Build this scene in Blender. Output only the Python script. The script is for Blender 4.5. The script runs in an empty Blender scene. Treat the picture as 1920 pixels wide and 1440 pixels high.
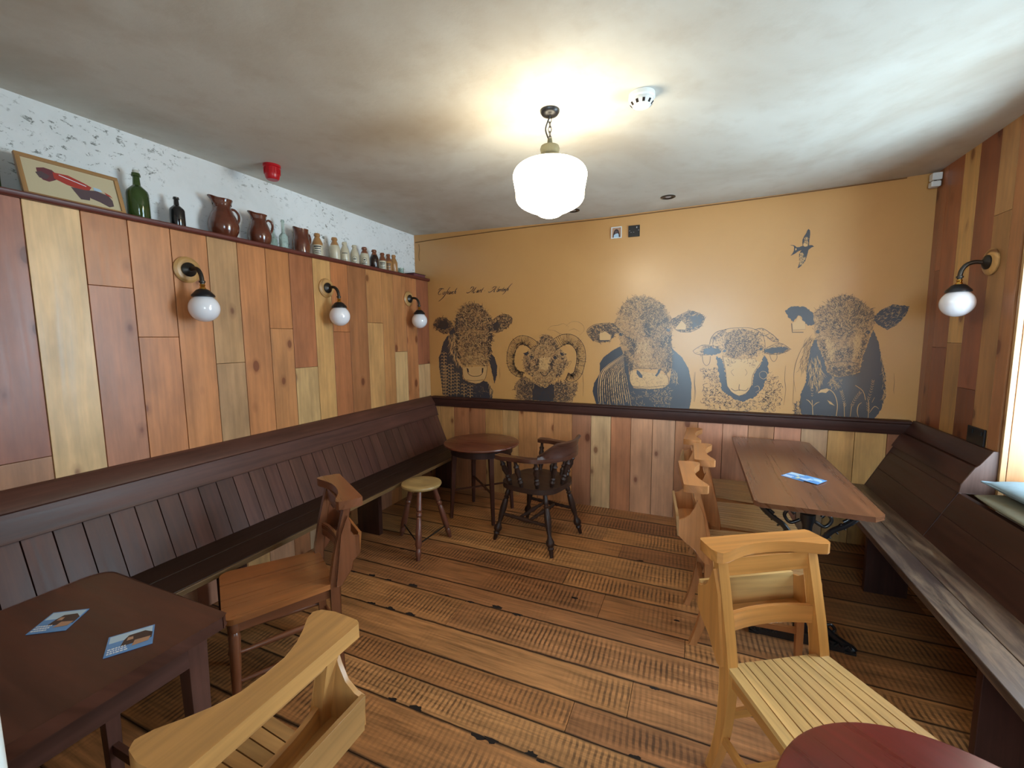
import bpy, math, random
from mathutils import Vector, Matrix
from mathutils.geometry import tessellate_polygon
random.seed(7)
R = random.Random
S = bpy.context.scene
COL = S.collection
PI = math.pi

# ------------------------------------------------------------------ camera
F = 806.0
CZ = 1.5
_Y = Vector((1307 - 960, 631 - 720, F)).normalized()
_X = -Vector((-928 - 960, 650.7 - 720, F))
_X = (_X - _Y * _X.dot(_Y)).normalized()
_Z = _X.cross(_Y)
if _Z.y > 0: _Z = -_Z
ROWS = Matrix((_X, _Y, _Z))                      # camera (right, down, forward) -> world
CAMPOS = Vector((0, 0, CZ))
cd = bpy.data.cameras.new('camera'); cam = bpy.data.objects.new('camera', cd); COL.objects.link(cam)
cd.sensor_fit = 'HORIZONTAL'; cd.sensor_width = 36.0; cd.lens = F / 1920 * 36.0
cd.clip_start = 0.02
r_, u_, b_ = ROWS.col[0], -ROWS.col[1], -ROWS.col[2]
cam.matrix_world = Matrix(((r_.x, u_.x, b_.x, 0), (r_.y, u_.y, b_.y, 0), (r_.z, u_.z, b_.z, CZ), (0, 0, 0, 1)))
S.camera = cam

# ------------------------------------------------------------------ view, sky, light
S.view_settings.view_transform = 'Standard'; S.view_settings.look = 'None'
S.view_settings.gamma = 1; S.view_settings.use_curve_mapping = False
S.view_settings.exposure = 0.50
W = bpy.data.worlds.new('sky'); S.world = W; W.use_nodes = True
bg = W.node_tree.nodes['Background']
bg.inputs[0].default_value = (0.62, 0.84, 1.0, 1); bg.inputs[1].default_value = 16.0
S.cycles.max_bounces = 10; S.cycles.diffuse_bounces = 6; S.cycles.glossy_bounces = 4
S.cycles.sample_clamp_indirect = 8.0
def portal(name, loc, rot, sx, sy):
    l = bpy.data.lights.new(name, 'AREA'); l.shape = 'RECTANGLE'; l.size = sx; l.size_y = sy
    l.cycles.is_portal = True
    o = bpy.data.objects.new(name, l); o.location = loc; o.rotation_euler = rot; COL.objects.link(o)
# openings of the room (y0, y1, z0, z1) in the right-hand wall, and (x0, x1, z0, z1) in the wall behind
WIN_R = [(1.75, 2.83, 0.70, 2.20), (-1.2, -0.3, 0.95, 2.0)]
WIN_B = [(-0.75, 0.75, 0.95, 2.05)]
for y0, y1, z0, z1 in WIN_R:
    portal('daylight', (1.83, (y0 + y1) / 2, (z0 + z1) / 2), (0, PI / 2, 0), z1 - z0, y1 - y0)
for x0, x1, z0, z1 in WIN_B:
    portal('daylight', ((x0 + x1) / 2, -2.55, (z0 + z1) / 2), (PI / 2, 0, 0), x1 - x0, z1 - z0)

# ------------------------------------------------------------------ colour + materials
def lin(c):
    return c / 12.92 if c <= 0.04045 else ((c + 0.055) / 1.055) ** 2.4
def C3(r, g, b): return (lin(r / 255), lin(g / 255), lin(b / 255))

class N:
    """tiny node helper"""
    def __init__(s, name):
        s.m = bpy.data.materials.new(name); s.m.use_nodes = True
        s.t = s.m.node_tree; s.p = s.t.nodes['Principled BSDF']
    def n(s, typ, **kw):
        x = s.t.nodes.new(typ)
        for k, v in kw.items(): setattr(x, k, v)
        return x
    def l(s, a, b): s.t.links.new(a, b)
    def val(s, sock, v):
        if hasattr(v, 'is_linked') or isinstance(v, bpy.types.NodeSocket): s.l(v, sock)
        else: sock.default_value = v
    def math(s, op, a, b=0.0, c=None):
        x = s.n('ShaderNodeMath', operation=op); s.val(x.inputs[0], a); s.val(x.inputs[1], b)
        if c is not None: s.val(x.inputs[2], c)
        return x.outputs[0]
    def comb(s, x, y, z):
        k = s.n('ShaderNodeCombineXYZ'); s.val(k.inputs[0], x); s.val(k.inputs[1], y); s.val(k.inputs[2], z)
        return k.outputs[0]
    def noise(s, vec, scale=1.0, detail=4.0, rough=0.55, dist=0.0):
        k = s.n('ShaderNodeTexNoise'); s.l(vec, k.inputs['Vector'])
        k.inputs['Scale'].default_value = scale; k.inputs['Detail'].default_value = detail
        k.inputs['Roughness'].default_value = rough; k.inputs['Distortion'].default_value = dist
        return k.outputs[0]
    def ramp(s, f, stops):
        k = s.n('ShaderNodeValToRGB'); s.l(f, k.inputs[0]); e = k.color_ramp.elements
        while len(e) < len(stops): e.new(0.5)
        for i, (p, c) in enumerate(stops):
            e[i].position = p; e[i].color = (*c, 1) if isinstance(c, tuple) else (c, c, c, 1)
        return k.outputs[0]
    def mix(s, f, a, b, mode='MIX'):
        k = s.n('ShaderNodeMix', data_type='RGBA', blend_type=mode)
        s.val(k.inputs[0], f)
        for i, v in ((6, a), (7, b)):
            if isinstance(v, tuple): k.inputs[i].default_value = (*v, 1)
            else: s.l(v, k.inputs[i])
        return k.outputs[2]
    def bump(s, h, strength=0.3, dist=0.002):
        k = s.n('ShaderNodeBump'); s.l(h, k.inputs['Height'])
        k.inputs['Strength'].default_value = strength; k.inputs['Distance'].default_value = dist
        s.l(k.outputs[0], s.p.inputs['Normal'])

def plain(name, col, rough=0.5, metal=0.0, spec=0.5, emit=None, estr=0.0, coat=0.0, trans=0.0, ior=1.5, mottle=0.0):
    k = N(name); p = k.p
    p.inputs['Base Color'].default_value = (*col, 1); p.inputs['Roughness'].default_value = rough
    p.inputs['Metallic'].default_value = metal; p.inputs['Specular IOR Level'].default_value = spec
    p.inputs['Coat Weight'].default_value = coat; p.inputs['Coat Roughness'].default_value = 0.3 if rough == 0.33 or rough == 0.36 else 0.12
    p.inputs['Transmission Weight'].default_value = trans; p.inputs['IOR'].default_value = ior
    if emit: p.inputs['Emission Color'].default_value = (*emit, 1); p.inputs['Emission Strength'].default_value = estr
    if mottle:
        tc = k.n('ShaderNodeTexCoord').outputs['Object']
        f = k.noise(tc, 22, 5, 0.6)
        k.l(k.mix(k.math('MULTIPLY', k.ramp(f, [(0.35, 0.0), (0.7, 1.0)]), mottle), col, tuple(c * 0.35 for c in col)), p.inputs['Base Color'])
        k.bump(f, 0.15, 0.002)
    return k.m

def wood(name, rough=0.45, streak=0.35, knots=0.0, bump=0.25, blotch=0.3, coat=0.0, wear=None, spec=0.5):
    """tint attribute = plank colour (alpha = seed); UV u runs along the grain, v across it"""
    k = N(name); p = k.p
    uv = k.n('ShaderNodeUVMap'); sp = k.n('ShaderNodeSeparateXYZ'); k.l(uv.outputs[0], sp.inputs[0])
    at = k.n('ShaderNodeAttribute', attribute_name='tint'); seed = k.math('MULTIPLY', at.outputs['Alpha'], 37.0)
    u, v = sp.outputs[0], sp.outputs[1]
    w0 = k.noise(k.comb(k.math('MULTIPLY', u, 1.3), k.math('MULTIPLY', v, 6), seed), 1, 2)
    vv = k.math('ADD', v, k.math('MULTIPLY', w0, 0.05))
    f1 = k.noise(k.comb(k.math('MULTIPLY', u, 1.4), k.math('MULTIPLY', vv, 50), seed), 1, 4, 0.5)
    f2 = k.noise(k.comb(k.math('MULTIPLY', u, 2.5), k.math('MULTIPLY', v, 9), seed), 1, 4, 0.6)
    a = k.ramp(f1, [(0.25, 1 - streak), (0.7, 1.0 + streak * 0.25)])
    col = k.mix(1.0, at.outputs['Color'], a, 'MULTIPLY')
    b = k.ramp(f2, [(0.25, 1 - blotch), (0.65, 1.0 + blotch * 0.3)])
    col = k.mix(1.0, col, b, 'MULTIPLY')
    if knots:
        vo = k.n('ShaderNodeTexVoronoi'); vo.inputs['Scale'].default_value = 1
        k.l(k.comb(k.math('MULTIPLY', u, 4.0), k.math('MULTIPLY', v, 7.0), seed), vo.inputs['Vector'])
        cs = k.n('ShaderNodeSeparateColor'); k.l(vo.outputs['Color'], cs.inputs[0])
        d = k.math('ADD', k.math('ADD', vo.outputs['Distance'], k.math('MULTIPLY', f2, 0.06)), k.math('MULTIPLY', k.math('LESS_THAN', cs.outputs[0], 0.15), 1.0))
        d = k.math('ADD', d, k.math('MULTIPLY', cs.outputs[1], 0.05))
        kn = k.ramp(d, [(0.12 + 0.05 * knots, 1.0), (0.15 + 0.05 * knots, 0.4), (0.24 + 0.05 * knots, 0.0)])
        col = k.mix(k.math('MULTIPLY', kn, 0.85), col, k.mix(1.0, at.outputs['Color'], (0.30, 0.18, 0.15), 'MULTIPLY'))
    if wear:
        f3 = k.noise(k.comb(k.math('MULTIPLY', u, 3.0), k.math('MULTIPLY', v, 22), seed), 1, 8, 0.7, 0.6)
        col = k.mix(k.math('MULTIPLY', k.ramp(f3, [(0.46, 0.0), (0.66, 1.0)]), 0.75), col, wear)
    k.l(col, p.inputs['Base Color'])
    k.l(k.math('ADD', k.math('MULTIPLY', f1, 0.25), rough - 0.12), p.inputs['Roughness'])
    p.inputs['Specular IOR Level'].default_value = spec
    p.inputs['Coat Weight'].default_value = coat; p.inputs['Coat Roughness'].default_value = 0.2
    if bump: k.bump(f1, bump, 0.0015)
    return k.m

def floor_mat():
    k = N('rough_sawn_floorboards'); p = k.p
    uv = k.n('ShaderNodeUVMap'); sp = k.n('ShaderNodeSeparateXYZ'); k.l(uv.outputs[0], sp.inputs[0])
    at = k.n('ShaderNodeAttribute', attribute_name='tint'); seed = k.math('MULTIPLY', at.outputs['Alpha'], 37.0)
    u, v = sp.outputs[0], sp.outputs[1]            # u metres along, v = 0..1 across the plank
    w0 = k.noise(k.comb(k.math('MULTIPLY', u, 1.5), v, seed), 1, 2)
    f1 = k.noise(k.comb(k.math('MULTIPLY', u, 3.5), k.math('ADD', k.math('MULTIPLY', v, 13), k.math('MULTIPLY', w0, 2.0)), seed), 1, 7, 0.65)
    f2 = k.noise(k.comb(k.math('MULTIPLY', u, 2.0), k.math('MULTIPLY', v, 1.6), seed), 1, 4)
    col = k.mix(1.0, at.outputs['Color'], k.ramp(f1, [(0.28, 0.45), (0.66, 1.08)]), 'MULTIPLY')
    col = k.mix(1.0, col, k.ramp(f2, [(0.3, 0.68), (0.65, 1.12)]), 'MULTIPLY')
    # saw marks: short dark strokes across the plank, repeating along it, in patches
    wob = k.noise(k.comb(k.math('MULTIPLY', u, 6), k.math('MULTIPLY', v, 2), seed), 1, 3)
    ph = k.math('ADD', k.math('MULTIPLY', u, 2 * PI / 0.0235), k.math('ADD', k.math('MULTIPLY', v, 1.6), k.math('MULTIPLY', wob, 4.0)))
    s1 = k.ramp(k.math('MULTIPLY_ADD', k.math('SINE', ph), 0.5, 0.5), [(0.42, 0.0), (0.80, 1.0)])
    band = k.math('SUBTRACT', 1.0, k.math('ABSOLUTE', k.math('MULTIPLY', k.math('SUBTRACT', v, k.math('ADD', 0.15, k.math('MULTIPLY', w0, 0.7))), 2.0)))
    pm = k.noise(k.comb(k.math('MULTIPLY', u, 1.1), 0.3, k.math('ADD', seed, 9.0)), 1, 2)
    m = k.math('MULTIPLY', k.ramp(band, [(0.0, 0.0), (0.45, 1.0)]), k.ramp(pm, [(0.40, 0.0), (0.54, 1.0)]))
    brk = k.noise(k.comb(k.math('MULTIPLY', u, 9), k.math('MULTIPLY', v, 4), seed), 1, 3)
    m = k.math('MULTIPLY', m, k.ramp(brk, [(0.32, 0.35), (0.6, 1.0)]))
    saw = k.math('MULTIPLY', s1, m)
    col = k.mix(k.math('MULTIPLY', saw, 0.72), col, C3(52, 32, 22))
    # seam edges: dark worn line and ragged chips
    e = k.math('MINIMUM', v, k.math('SUBTRACT', 1.0, v))
    e2 = k.math('ADD', e, k.math('MULTIPLY', k.math('SUBTRACT', k.noise(k.comb(k.math('MULTIPLY', u, 14), 0.0, seed), 1, 4), 0.5), 0.05))
    col = k.mix(k.ramp(e2, [(0.012, 0.85), (0.04, 0.0)]), col, C3(34, 20, 14))
    k.l(col, p.inputs['Base Color'])
    k.l(k.math('ADD', 0.36, k.math('MULTIPLY', f1, 0.25)), p.inputs['Roughness'])
    h = k.math('SUBTRACT', k.math('MULTIPLY', f1, 0.5), k.math('MULTIPLY', saw, 0.5))
    k.bump(h, 0.35, 0.002)
    return k.m

def plaster(name, base, stain, spots=None, rough=0.8, big=0.9, amt=0.6, spec=0.3, bmp=0.35):
    k = N(name); p = k.p
    tc = k.n('ShaderNodeTexCoord').outputs['Object']
    f = k.noise(tc, big, 5, 0.6, 0.5); f2 = k.noise(tc, 6, 6, 0.65)
    col = k.mix(k.math('MULTIPLY', k.ramp(f, [(0.42, 0.0), (0.68, 1.0)]), amt), base, stain)
    col = k.mix(k.math('MULTIPLY', k.ramp(f2, [(0.5, 0.0), (0.75, 1.0)]), 0.25), col, stain)
    if spots:
        mp_ = k.n('ShaderNodeMapping'); k.l(tc, mp_.inputs[0]); mp_.inputs['Scale'].default_value = (9, 9, 14)
        s = k.noise(mp_.outputs[0], 3.2, 6, 0.7, 0.4); area = k.noise(tc, 2.2, 3, 0.5)
        m = k.math('MULTIPLY', k.ramp(s, [(0.57, 0.0), (0.64, 1.0)]), k.ramp(area, [(0.40, 0.0), (0.56, 1.0)]))
        col = k.mix(k.math('MULTIPLY', m, 0.8), col, spots)
    k.l(col, p.inputs['Base Color']); p.inputs['Roughness'].default_value = rough
    p.inputs['Specular IOR Level'].default_value = spec
    k.bump(f2, bmp, 0.01)
    return k.m

M = {}
M['pine'] = wood('varnished_pine_boards', 0.36, 0.20, 1.0, 0.06, 0.34)
M['light'] = wood('light_oak', 0.38, 0.30, 0.0, 0.12, 0.2, coat=0.15)
M['dark'] = wood('dark_stained_wood', 0.42, 0.35, 0.0, 0.15, 0.4, spec=.4)
M['worn'] = wood('worn_bench_wood', 0.34, 0.45, 0.0, 0.2, 0.4, wear=C3(134, 112, 92), spec=.7)
M['mahog'] = wood('red_mahogany', 0.30, 0.3, 0.0, 0.1, 0.25, coat=0.4)
M['rail'] = wood('shelf_wood', 0.4, 0.3, 0.0, 0.2, 0.3)
M['floor'] = floor_mat()
M['ceil'] = plaster('ceiling_plaster', C3(210, 208, 198), C3(166, 148, 124), None, 0.75, 0.8, 0.6, bmp=.25)
M['plas'] = plaster('old_white_plaster', C3(236, 238, 238), C3(206, 210, 208), C3(84, 88, 80), 0.85, 1.5, 0.5)
M['ochre'] = None
M['ochre'] = plaster('ochre_wallpaper', C3(201, 150, 88), C3(190, 138, 78), None, 0.33, 0.7, 0.5, 0.6, 0.03)
_o = M['ochre'].node_tree.nodes['Principled BSDF']; _o.inputs['Coat Weight'].default_value = .5; _o.inputs['Coat Roughness'].default_value = .3
M['paint'] = plaster('white_paint', C3(225, 226, 220), C3(205, 205, 198), None, 0.6, 1.0, 0.3)
M['ink'] = plain('dark_print_ink', C3(46, 46, 54), 0.33, 0, 0.7, coat=.6)
M['inkhalf'] = plain('halftone_print', C3(176, 132, 84), 0.36, 0, 0.6, coat=.4)
M['inkline'] = plain('dark_line_ink', C3(72, 58, 50), 0.36, 0, 0.6, coat=.4)
M['inklight'] = plain('ochre_print', C3(204, 160, 104), 0.36, 0, 0.6, coat=.5)
M['black'] = plain('black_plastic', (0.008, 0.008, 0.010), 0.35)
M['iron'] = plain('black_cast_iron', (0.010, 0.010, 0.012), 0.28, 0, 0.7)
M['steel'] = plain('aged_dark_metal', C3(70, 66, 62), 0.38, 0.8, mottle=0.4)
M['verd'] = plain('weathered_bronze', C3(112, 108, 84), 0.6, 0.3, mottle=0.6)
M['brass'] = plain('brass', C3(200, 150, 70), 0.25, 1.0)
M['opal'] = plain('opal_glass', C3(236, 236, 242), 0.12, 0, 0.6, coat=0.5)
M['glow'] = plain('lit_opal_glass', C3(255, 250, 235), 0.2, emit=(1.0, 0.86, 0.62), estr=14.0)
M['white'] = plain('white_plastic', C3(225, 228, 226), 0.4)
M['red'] = plain('red_plastic', C3(190, 22, 34), 0.3)
M['glaze'] = plain('brown_salt_glaze', C3(104, 52, 34), 0.16, 0, 0.6, coat=0.6, mottle=0.45)
M['stone'] = plain('cream_stoneware', C3(208, 198, 172), 0.3, coat=0.3, mottle=0.12)
M['stonetan'] = plain('tan_stoneware', C3(176, 128, 78), 0.3, coat=0.3, mottle=0.2)
M['stonebr'] = plain('brown_stoneware', C3(132, 76, 50), 0.3, coat=0.3, mottle=0.25)
M['stonedk'] = plain('dark_brown_glass', C3(44, 24, 20), 0.15, coat=0.5)
M['green'] = plain('green_bottle_glass', C3(70, 92, 44), 0.08, 0, 0.6, trans=0.55)
M['dkglass'] = plain('near_black_glass', C3(26, 24, 26), 0.12, coat=0.5)
M['clear'] = plain('clear_greenish_glass', C3(206, 222, 214), 0.06, trans=0.85, ior=1.25)
M['print'] = plain('black_lettering', C3(48, 50, 58), 0.5)
M['cork'] = plain('pale_stopper', C3(200, 196, 184), 0.6)
M['tape'] = plain('brown_cable', C3(110, 74, 40), 0.6)
M['paper'] = plain('cream_paper', C3(205, 190, 155), 0.5)
M['card'] = plain('blue_card', C3(96, 148, 205), 0.35)
M['cardsky'] = plain('pale_blue_print', C3(178, 205, 225), 0.35)
M['carddk'] = plain('dark_photo_print', C3(58, 44, 44), 0.35)
M['cardtan'] = plain('tan_photo_print', C3(176, 138, 112), 0.35)
M['cardwh'] = plain('white_print', C3(235, 240, 245), 0.35)
M['yell'] = plain('pale_yellow_print', C3(225, 220, 170), 0.35)
M['carred'] = plain('red_car_paint_print', C3(176, 62, 52), 0.5)
M['carmar'] = plain('maroon_print', C3(112, 60, 66), 0.5)
M['cargr'] = plain('grey_print', C3(92, 74, 78), 0.5)
M['blanket'] = plain('blue_grey_fabric', C3(120, 140, 150), 0.8, mottle=0.25)
M['blanket2'] = plain('olive_grey_fabric', C3(118, 116, 98), 0.85, mottle=0.3)
M['slot'] = plain('worn_white_marks', C3(170, 170, 175), 0.5)
M['gap'] = plain('dark_gap', C3(30, 18, 12), 0.9)

# ------------------------------------------------------------------ geometry builder
class G:
    def __init__(s): s.v = []; s.f = []; s.uv = []; s.t = []; s.m = []; s.mats = []
    def _mat(s, m):
        m = M[m] if isinstance(m, str) else m
        if m not in s.mats: s.mats.append(m)
        return s.mats.index(m)
    def raw(s, verts, faces, mat, tint=(1, 1, 1), g=None, seed=None, T=None, uvs=None):
        verts = [Vector(v) for v in verts]
        if g is None:
            d = [max(v[i] for v in verts) - min(v[i] for v in verts) for i in range(3)]
            g = Vector([1 if i == d.index(max(d)) else 0 for i in range(3)])
        else: g = Vector(g).normalized()
        if seed is None: seed = random.random()
        mi = s._mat(mat); o = len(s.v)
        off = Vector((seed * 7.3, seed * 3.1))
        for fi, fc in enumerate(faces):
            pts = [verts[i] for i in fc]
            n = Vector((0, 0, 0))
            for i in range(len(pts)):
                a, b = pts[i], pts[(i + 1) % len(pts)]
                n += a.cross(b)
            if n.length < 1e-12: n = Vector((0, 0, 1))
            n.normalize()
            w = n.cross(g)
            if w.length < 0.35:
                w = n.orthogonal().normalized(); gg = n.cross(w)
            else: w.normalize(); gg = g
            if uvs: s.uv.append([tuple(uvs[i]) for i in fc])
            else: s.uv.append([(p.dot(gg) + off.x, p.dot(w) + off.y) for p in pts])
            s.f.append([i + o for i in fc]); s.t.append((*tint, seed)); s.m.append(mi)
        for v in verts: s.v.append((T @ v) if T else v)
        return s
    def box(s, lo, hi, mat, tint=(1, 1, 1), g=None, seed=None, T=None):
        x0, y0, z0 = lo; x1, y1, z1 = hi
        v = [(x0, y0, z0), (x1, y0, z0), (x1, y1, z0), (x0, y1, z0), (x0, y0, z1), (x1, y0, z1), (x1, y1, z1), (x0, y1, z1)]
        f = [(0, 3, 2, 1), (4, 5, 6, 7), (0, 1, 5, 4), (1, 2, 6, 5), (2, 3, 7, 6), (3, 0, 4, 7)]
        return s.raw(v, f, mat, tint, g, seed, T)
    def beam(s, p0, p1, w, t, mat, tint=(1, 1, 1), up=(0, 0, 1), w1=None, t1=None, seed=None, T=None):
        """bar from p0 to p1, w wide sideways and t thick along 'up'"""
        p0 = Vector(p0); p1 = Vector(p1); d = (p1 - p0).normalized()
        a = d.cross(Vector(up))
        if a.length < 1e-4: a = d.orthogonal()
        a.normalize(); b = a.cross(d).normalized()
        w1 = w1 or w; t1 = t1 or t; v = []
        for p, ww, tt in ((p0, w, t), (p1, w1, t1)):
            for i, j in ((-1, -1), (1, -1), (1, 1), (-1, 1)): v.append(p + a * (i * ww / 2) + b * (j * tt / 2))
        f = [(0, 1, 2, 3), (7, 6, 5, 4), (0, 4, 5, 1), (1, 5, 6, 2), (2, 6, 7, 3), (3, 7, 4, 0)]
        f = [tuple(reversed(q)) for q in f]
        return s.raw(v, f, mat, tint, d, seed, T)
    def prism(s, pts, lo, hi, axis, mat, tint=(1, 1, 1), g=None, seed=None, T=None):
        """outline pts (2D) extruded along axis ('x','y','z') between lo and hi"""
        n = len(pts)
        def mk(a, b, c):
            return {'x': (c, a, b), 'y': (a, c, b), 'z': (a, b, c)}[axis]
        v = [mk(a, b, lo) for a, b in pts] + [mk(a, b, hi) for a, b in pts]
        tris = tessellate_polygon([[Vector((a, b, 0)) for a, b in pts]])
        f = [tuple(t) for t in tris] + [tuple(i + n for i in reversed(t)) for t in tris]
        f += [(i, (i + 1) % n, (i + 1) % n + n, i + n) for i in range(n)]
        return s.raw(v, f, mat, tint, g, seed, T)
    def lathe(s, prof, mat, tint=(1, 1, 1), n=24, T=None, seed=None, cap=True, a0=0.0):
        v = []; f = []; uv = []
        seed = random.random() if seed is None else seed
        for (r, z) in prof:
            for i in range(n):
                a = a0 + 2 * PI * i / n; v.append((r * math.cos(a), r * math.sin(a), z))
                uv.append((z + seed * 5, r * a + seed * 3))
        for j in range(len(prof) - 1):
            for i in range(n):
                k = (i + 1) % n
                f.append((j * n + i, j * n + k, (j + 1) * n + k, (j + 1) * n + i))
        if cap:
            if prof[0][0] > 1e-5: f.append(tuple(reversed(range(n))))
            if prof[-1][0] > 1e-5: f.append(tuple(range((len(prof) - 1) * n, len(prof) * n)))
        return s.raw(v, f, mat, tint, (0, 0, 1), seed, T, uv)
    def tube(s, path, r, mat, tint=(1, 1, 1), n=10, T=None, seed=None, flat=1.0):
        path = [Vector(p) for p in path]; L = len(path)
        rr = r if isinstance(r, (list, tuple)) else [r] * L
        v = []; f = []; uv = []; prev = None; acc = 0
        seed = random.random() if seed is None else seed
        for j, p in enumerate(path):
            d = (path[min(j + 1, L - 1)] - path[max(j - 1, 0)]).normalized()
            a = d.orthogonal().normalized() if prev is None else (prev - d * prev.dot(d)).normalized()
            prev = a; b = d.cross(a)
            if j: acc += (p - path[j - 1]).length
            for i in range(n):
                t = 2 * PI * i / n
                v.append(p + (a * math.cos(t) + b * math.sin(t) * flat) * rr[j]); uv.append((acc + seed * 5, rr[j] * t))
        for j in range(L - 1):
            for i in range(n):
                k = (i + 1) % n; f.append((j * n + i, j * n + k, (j + 1) * n + k, (j + 1) * n + i))
        f.append(tuple(reversed(range(n)))); f.append(tuple(range((L - 1) * n, L * n)))
        return s.raw(v, f, mat, tint, (0, 0, 1), seed, T, uv)
    def build(s, name, parent=None, bevel=0.0, smooth=True, subd=0):
        me = bpy.data.meshes.new(name)
        me.from_pydata([tuple(v) for v in s.v], [], s.f)
        me.uv_layers.new(name='UVMap'); me.color_attributes.new('tint', 'FLOAT_COLOR', 'CORNER')
        uvl = me.uv_layers['UVMap']; ca = me.color_attributes['tint']
        li = 0; uvd = []; cdta = []
        for k, fc in enumerate(s.f):
            for q in s.uv[k]: uvd.extend(q); cdta.extend(s.t[k])
        uvl.data.foreach_set('uv', uvd); ca.data.foreach_set('color', cdta)
        for m in s.mats: me.materials.append(m)
        me.polygons.foreach_set('material_index', s.m)
        me.update(); me.validate()
        if smooth:
            me.polygons.foreach_set('use_smooth', [True] * len(me.polygons))
            me.set_sharp_from_angle(angle=math.radians(38))
        o = bpy.data.objects.new(name, me); COL.objects.link(o)
        if parent: o.parent = parent
        if bevel:
            b = o.modifiers.new('bevel', 'BEVEL'); b.width = bevel; b.segments = 2; b.limit_method = 'ANGLE'; b.angle_limit = math.radians(40)
            b.harden_normals = True
        if subd:
            q = o.modifiers.new('sub', 'SUBSURF'); q.levels = subd; q.render_levels = subd
        return o

def tag(o, label, cat, group=None):
    o['label'] = label; o['category'] = cat
    if group: o['group'] = group
    return o
def struct(o): o['kind'] = 'structure'; return o
def thing(name, label, cat, loc=(0, 0, 0), rz=0.0, group=None):
    o = bpy.data.objects.new(name, None); COL.objects.link(o); o.location = loc; o.rotation_euler = (0, 0, rz)
    o.empty_display_size = 0.1
    return tag(o, label, cat, group)
def dup(root, loc, rz, label):
    r = root.copy(); COL.objects.link(r); r.location = loc; r.rotation_euler = (0, 0, rz); r['label'] = label
    for ch in list(root.children):
        c = ch.copy(); COL.objects.link(c); c.parent = r
        for g in ch.children:
            d = g.copy(); COL.objects.link(d); d.parent = c
    return r
def CP(r, g, b):
    m = (r + g + b) / 3
    q = C3(*[min(250, (x * .90 + m * .10) * 1.06) for x in (r, g, b)]); return q
def jit(c, k=0.08):
    f = 1 + random.uniform(-k, k); return (c[0] * f, c[1] * f * (1 + random.uniform(-k, k) * 0.3), c[2] * f)
def smoothpts(pts, n=6):
    P = [Vector(p) for p in pts]; out = []
    for i in range(len(P) - 1):
        a = P[max(i - 1, 0)]; b = P[i]; c = P[i + 1]; d = P[min(i + 2, len(P) - 1)]
        for k in range(n):
            t = k / n
            out.append(0.5 * ((2 * b) + (c - a) * t + (2 * a - 5 * b + 4 * c - d) * t * t + (3 * b - a - 3 * c + d) * t ** 3))
    out.append(P[-1]); return out

# colours (linear)
T_DARK = C3(90, 55, 44); T_DARK2 = C3(70, 40, 32); T_RAIL = C3(104, 48, 38)
T_OAK = C3(206, 140, 72); T_OAK2 = C3(216, 172, 108)

# ================================================================== SETTING
YB = 3.71; XL = -2.65; XR = 1.38; YF = -2.5
def ceil_z(x, y):
    z = 2.497 + 0.045 * max(0, (abs(x + 0.55) - 0.2) / 2.0) ** 2
    return z + 0.004 * math.sin(3.1 * x + 1) * math.sin(2.3 * y)
# floor
seams = [-2.9, -2.65, -2.4, -2.2, -1.95, -1.7, -1.46, -1.25, -1.0, -0.78, -0.55, -0.3, -0.12, 0.12, 0.36, 0.60, 0.83, 1.07, 1.31, 1.445, 1.60, 1.799, 2.03, 2.166, 2.40, 2.60, 2.86, 3.06, 3.30, 3.52, 3.78]
fg = G(); rnd = R(11)
ftones = [C3(200, 138, 84), C3(190, 128, 76), C3(208, 148, 92), C3(186, 126, 78), C3(176, 118, 74), C3(198, 140, 90)]
for i in range(len(seams) - 1):
    y0, y1 = seams[i], seams[i + 1]; x = -2.75
    cuts = [-2.75]
    while x < 2.1:
        x += rnd.uniform(1.5, 3.2); cuts.append(min(x, 2.1))
    for a, b in zip(cuts, cuts[1:]):
        if b - a < 0.02: continue
        sd = rnd.random(); t = ftones[rnd.randrange(6)]
        g_ = 0.0012
        v = [(a + g_, y0 + g_, -0.03), (b - g_, y0 + g_, -0.03), (b - g_, y1 - g_, -0.03), (a + g_, y1 - g_, -0.03)]
        v += [(p[0], p[1], 0.0) for p in v]
        uv = [(a, 0), (b, 0), (b, 1), (a, 1)] * 2
        fg.raw(v, [(0, 3, 2, 1), (4, 5, 6, 7), (0, 1, 5, 4), (1, 2, 6, 5), (2, 3, 7, 6), (3, 0, 4, 7)], 'floor', t, (1, 0, 0), sd, None, uv)
# charred knot holes and chips along the seams
for (kx, ky, ks) in [(-2.0, 2.03, .02), (-1.86, 2.03, .025), (-1.73, 2.03, .02), (-1.55, 2.035, .03), (-1.3, 2.035, .018), (-1.14, 2.035, .02), (-.98, 2.035, .032), (-.85, 2.035, .028),
                     (-1.66, 1.80, .022), (-1.53, 1.80, .028), (-1.39, 1.80, .028), (-.6, 2.3, .022), (-.12, 1.80, .02), (-1.42, 1.31, .028), (-1.12, 1.31, .02), (-1.0, 1.31, .03),
                     (-.71, 1.31, .03), (-.66, 1.315, .026), (-.50, 1.31, .024), (-.46, 1.3, .014), (-.15, 1.445, .02), (-.9, 2.86, .02), (-.3, 2.865, .02), (-1.9, 2.4, .02), (-.05, 2.3, .015),
                     (.62, 1.80, .03), (.72, 1.80, .03), (.85, 1.80, .03), (-1.35, .88, .03), (-.3, 1.08, .03)]:
    n = 11; pts = []
    sg = rnd.choice((1, 1, -1))
    for i in range(n):
        a = PI * i / (n - 1); rr = ks * rnd.uniform(.6, 1.1)
        pts.append((kx + math.cos(a) * rr * 1.25, ky + sg * math.sin(a) * rr * .8))
    pts.append((kx, ky - sg * 0.002))
    fg.raw([(p[0], p[1], 0.0008) for p in pts], [tuple(range(len(pts)))[::sg]], 'gap')
struct(fg.build('floor', smooth=False))
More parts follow.
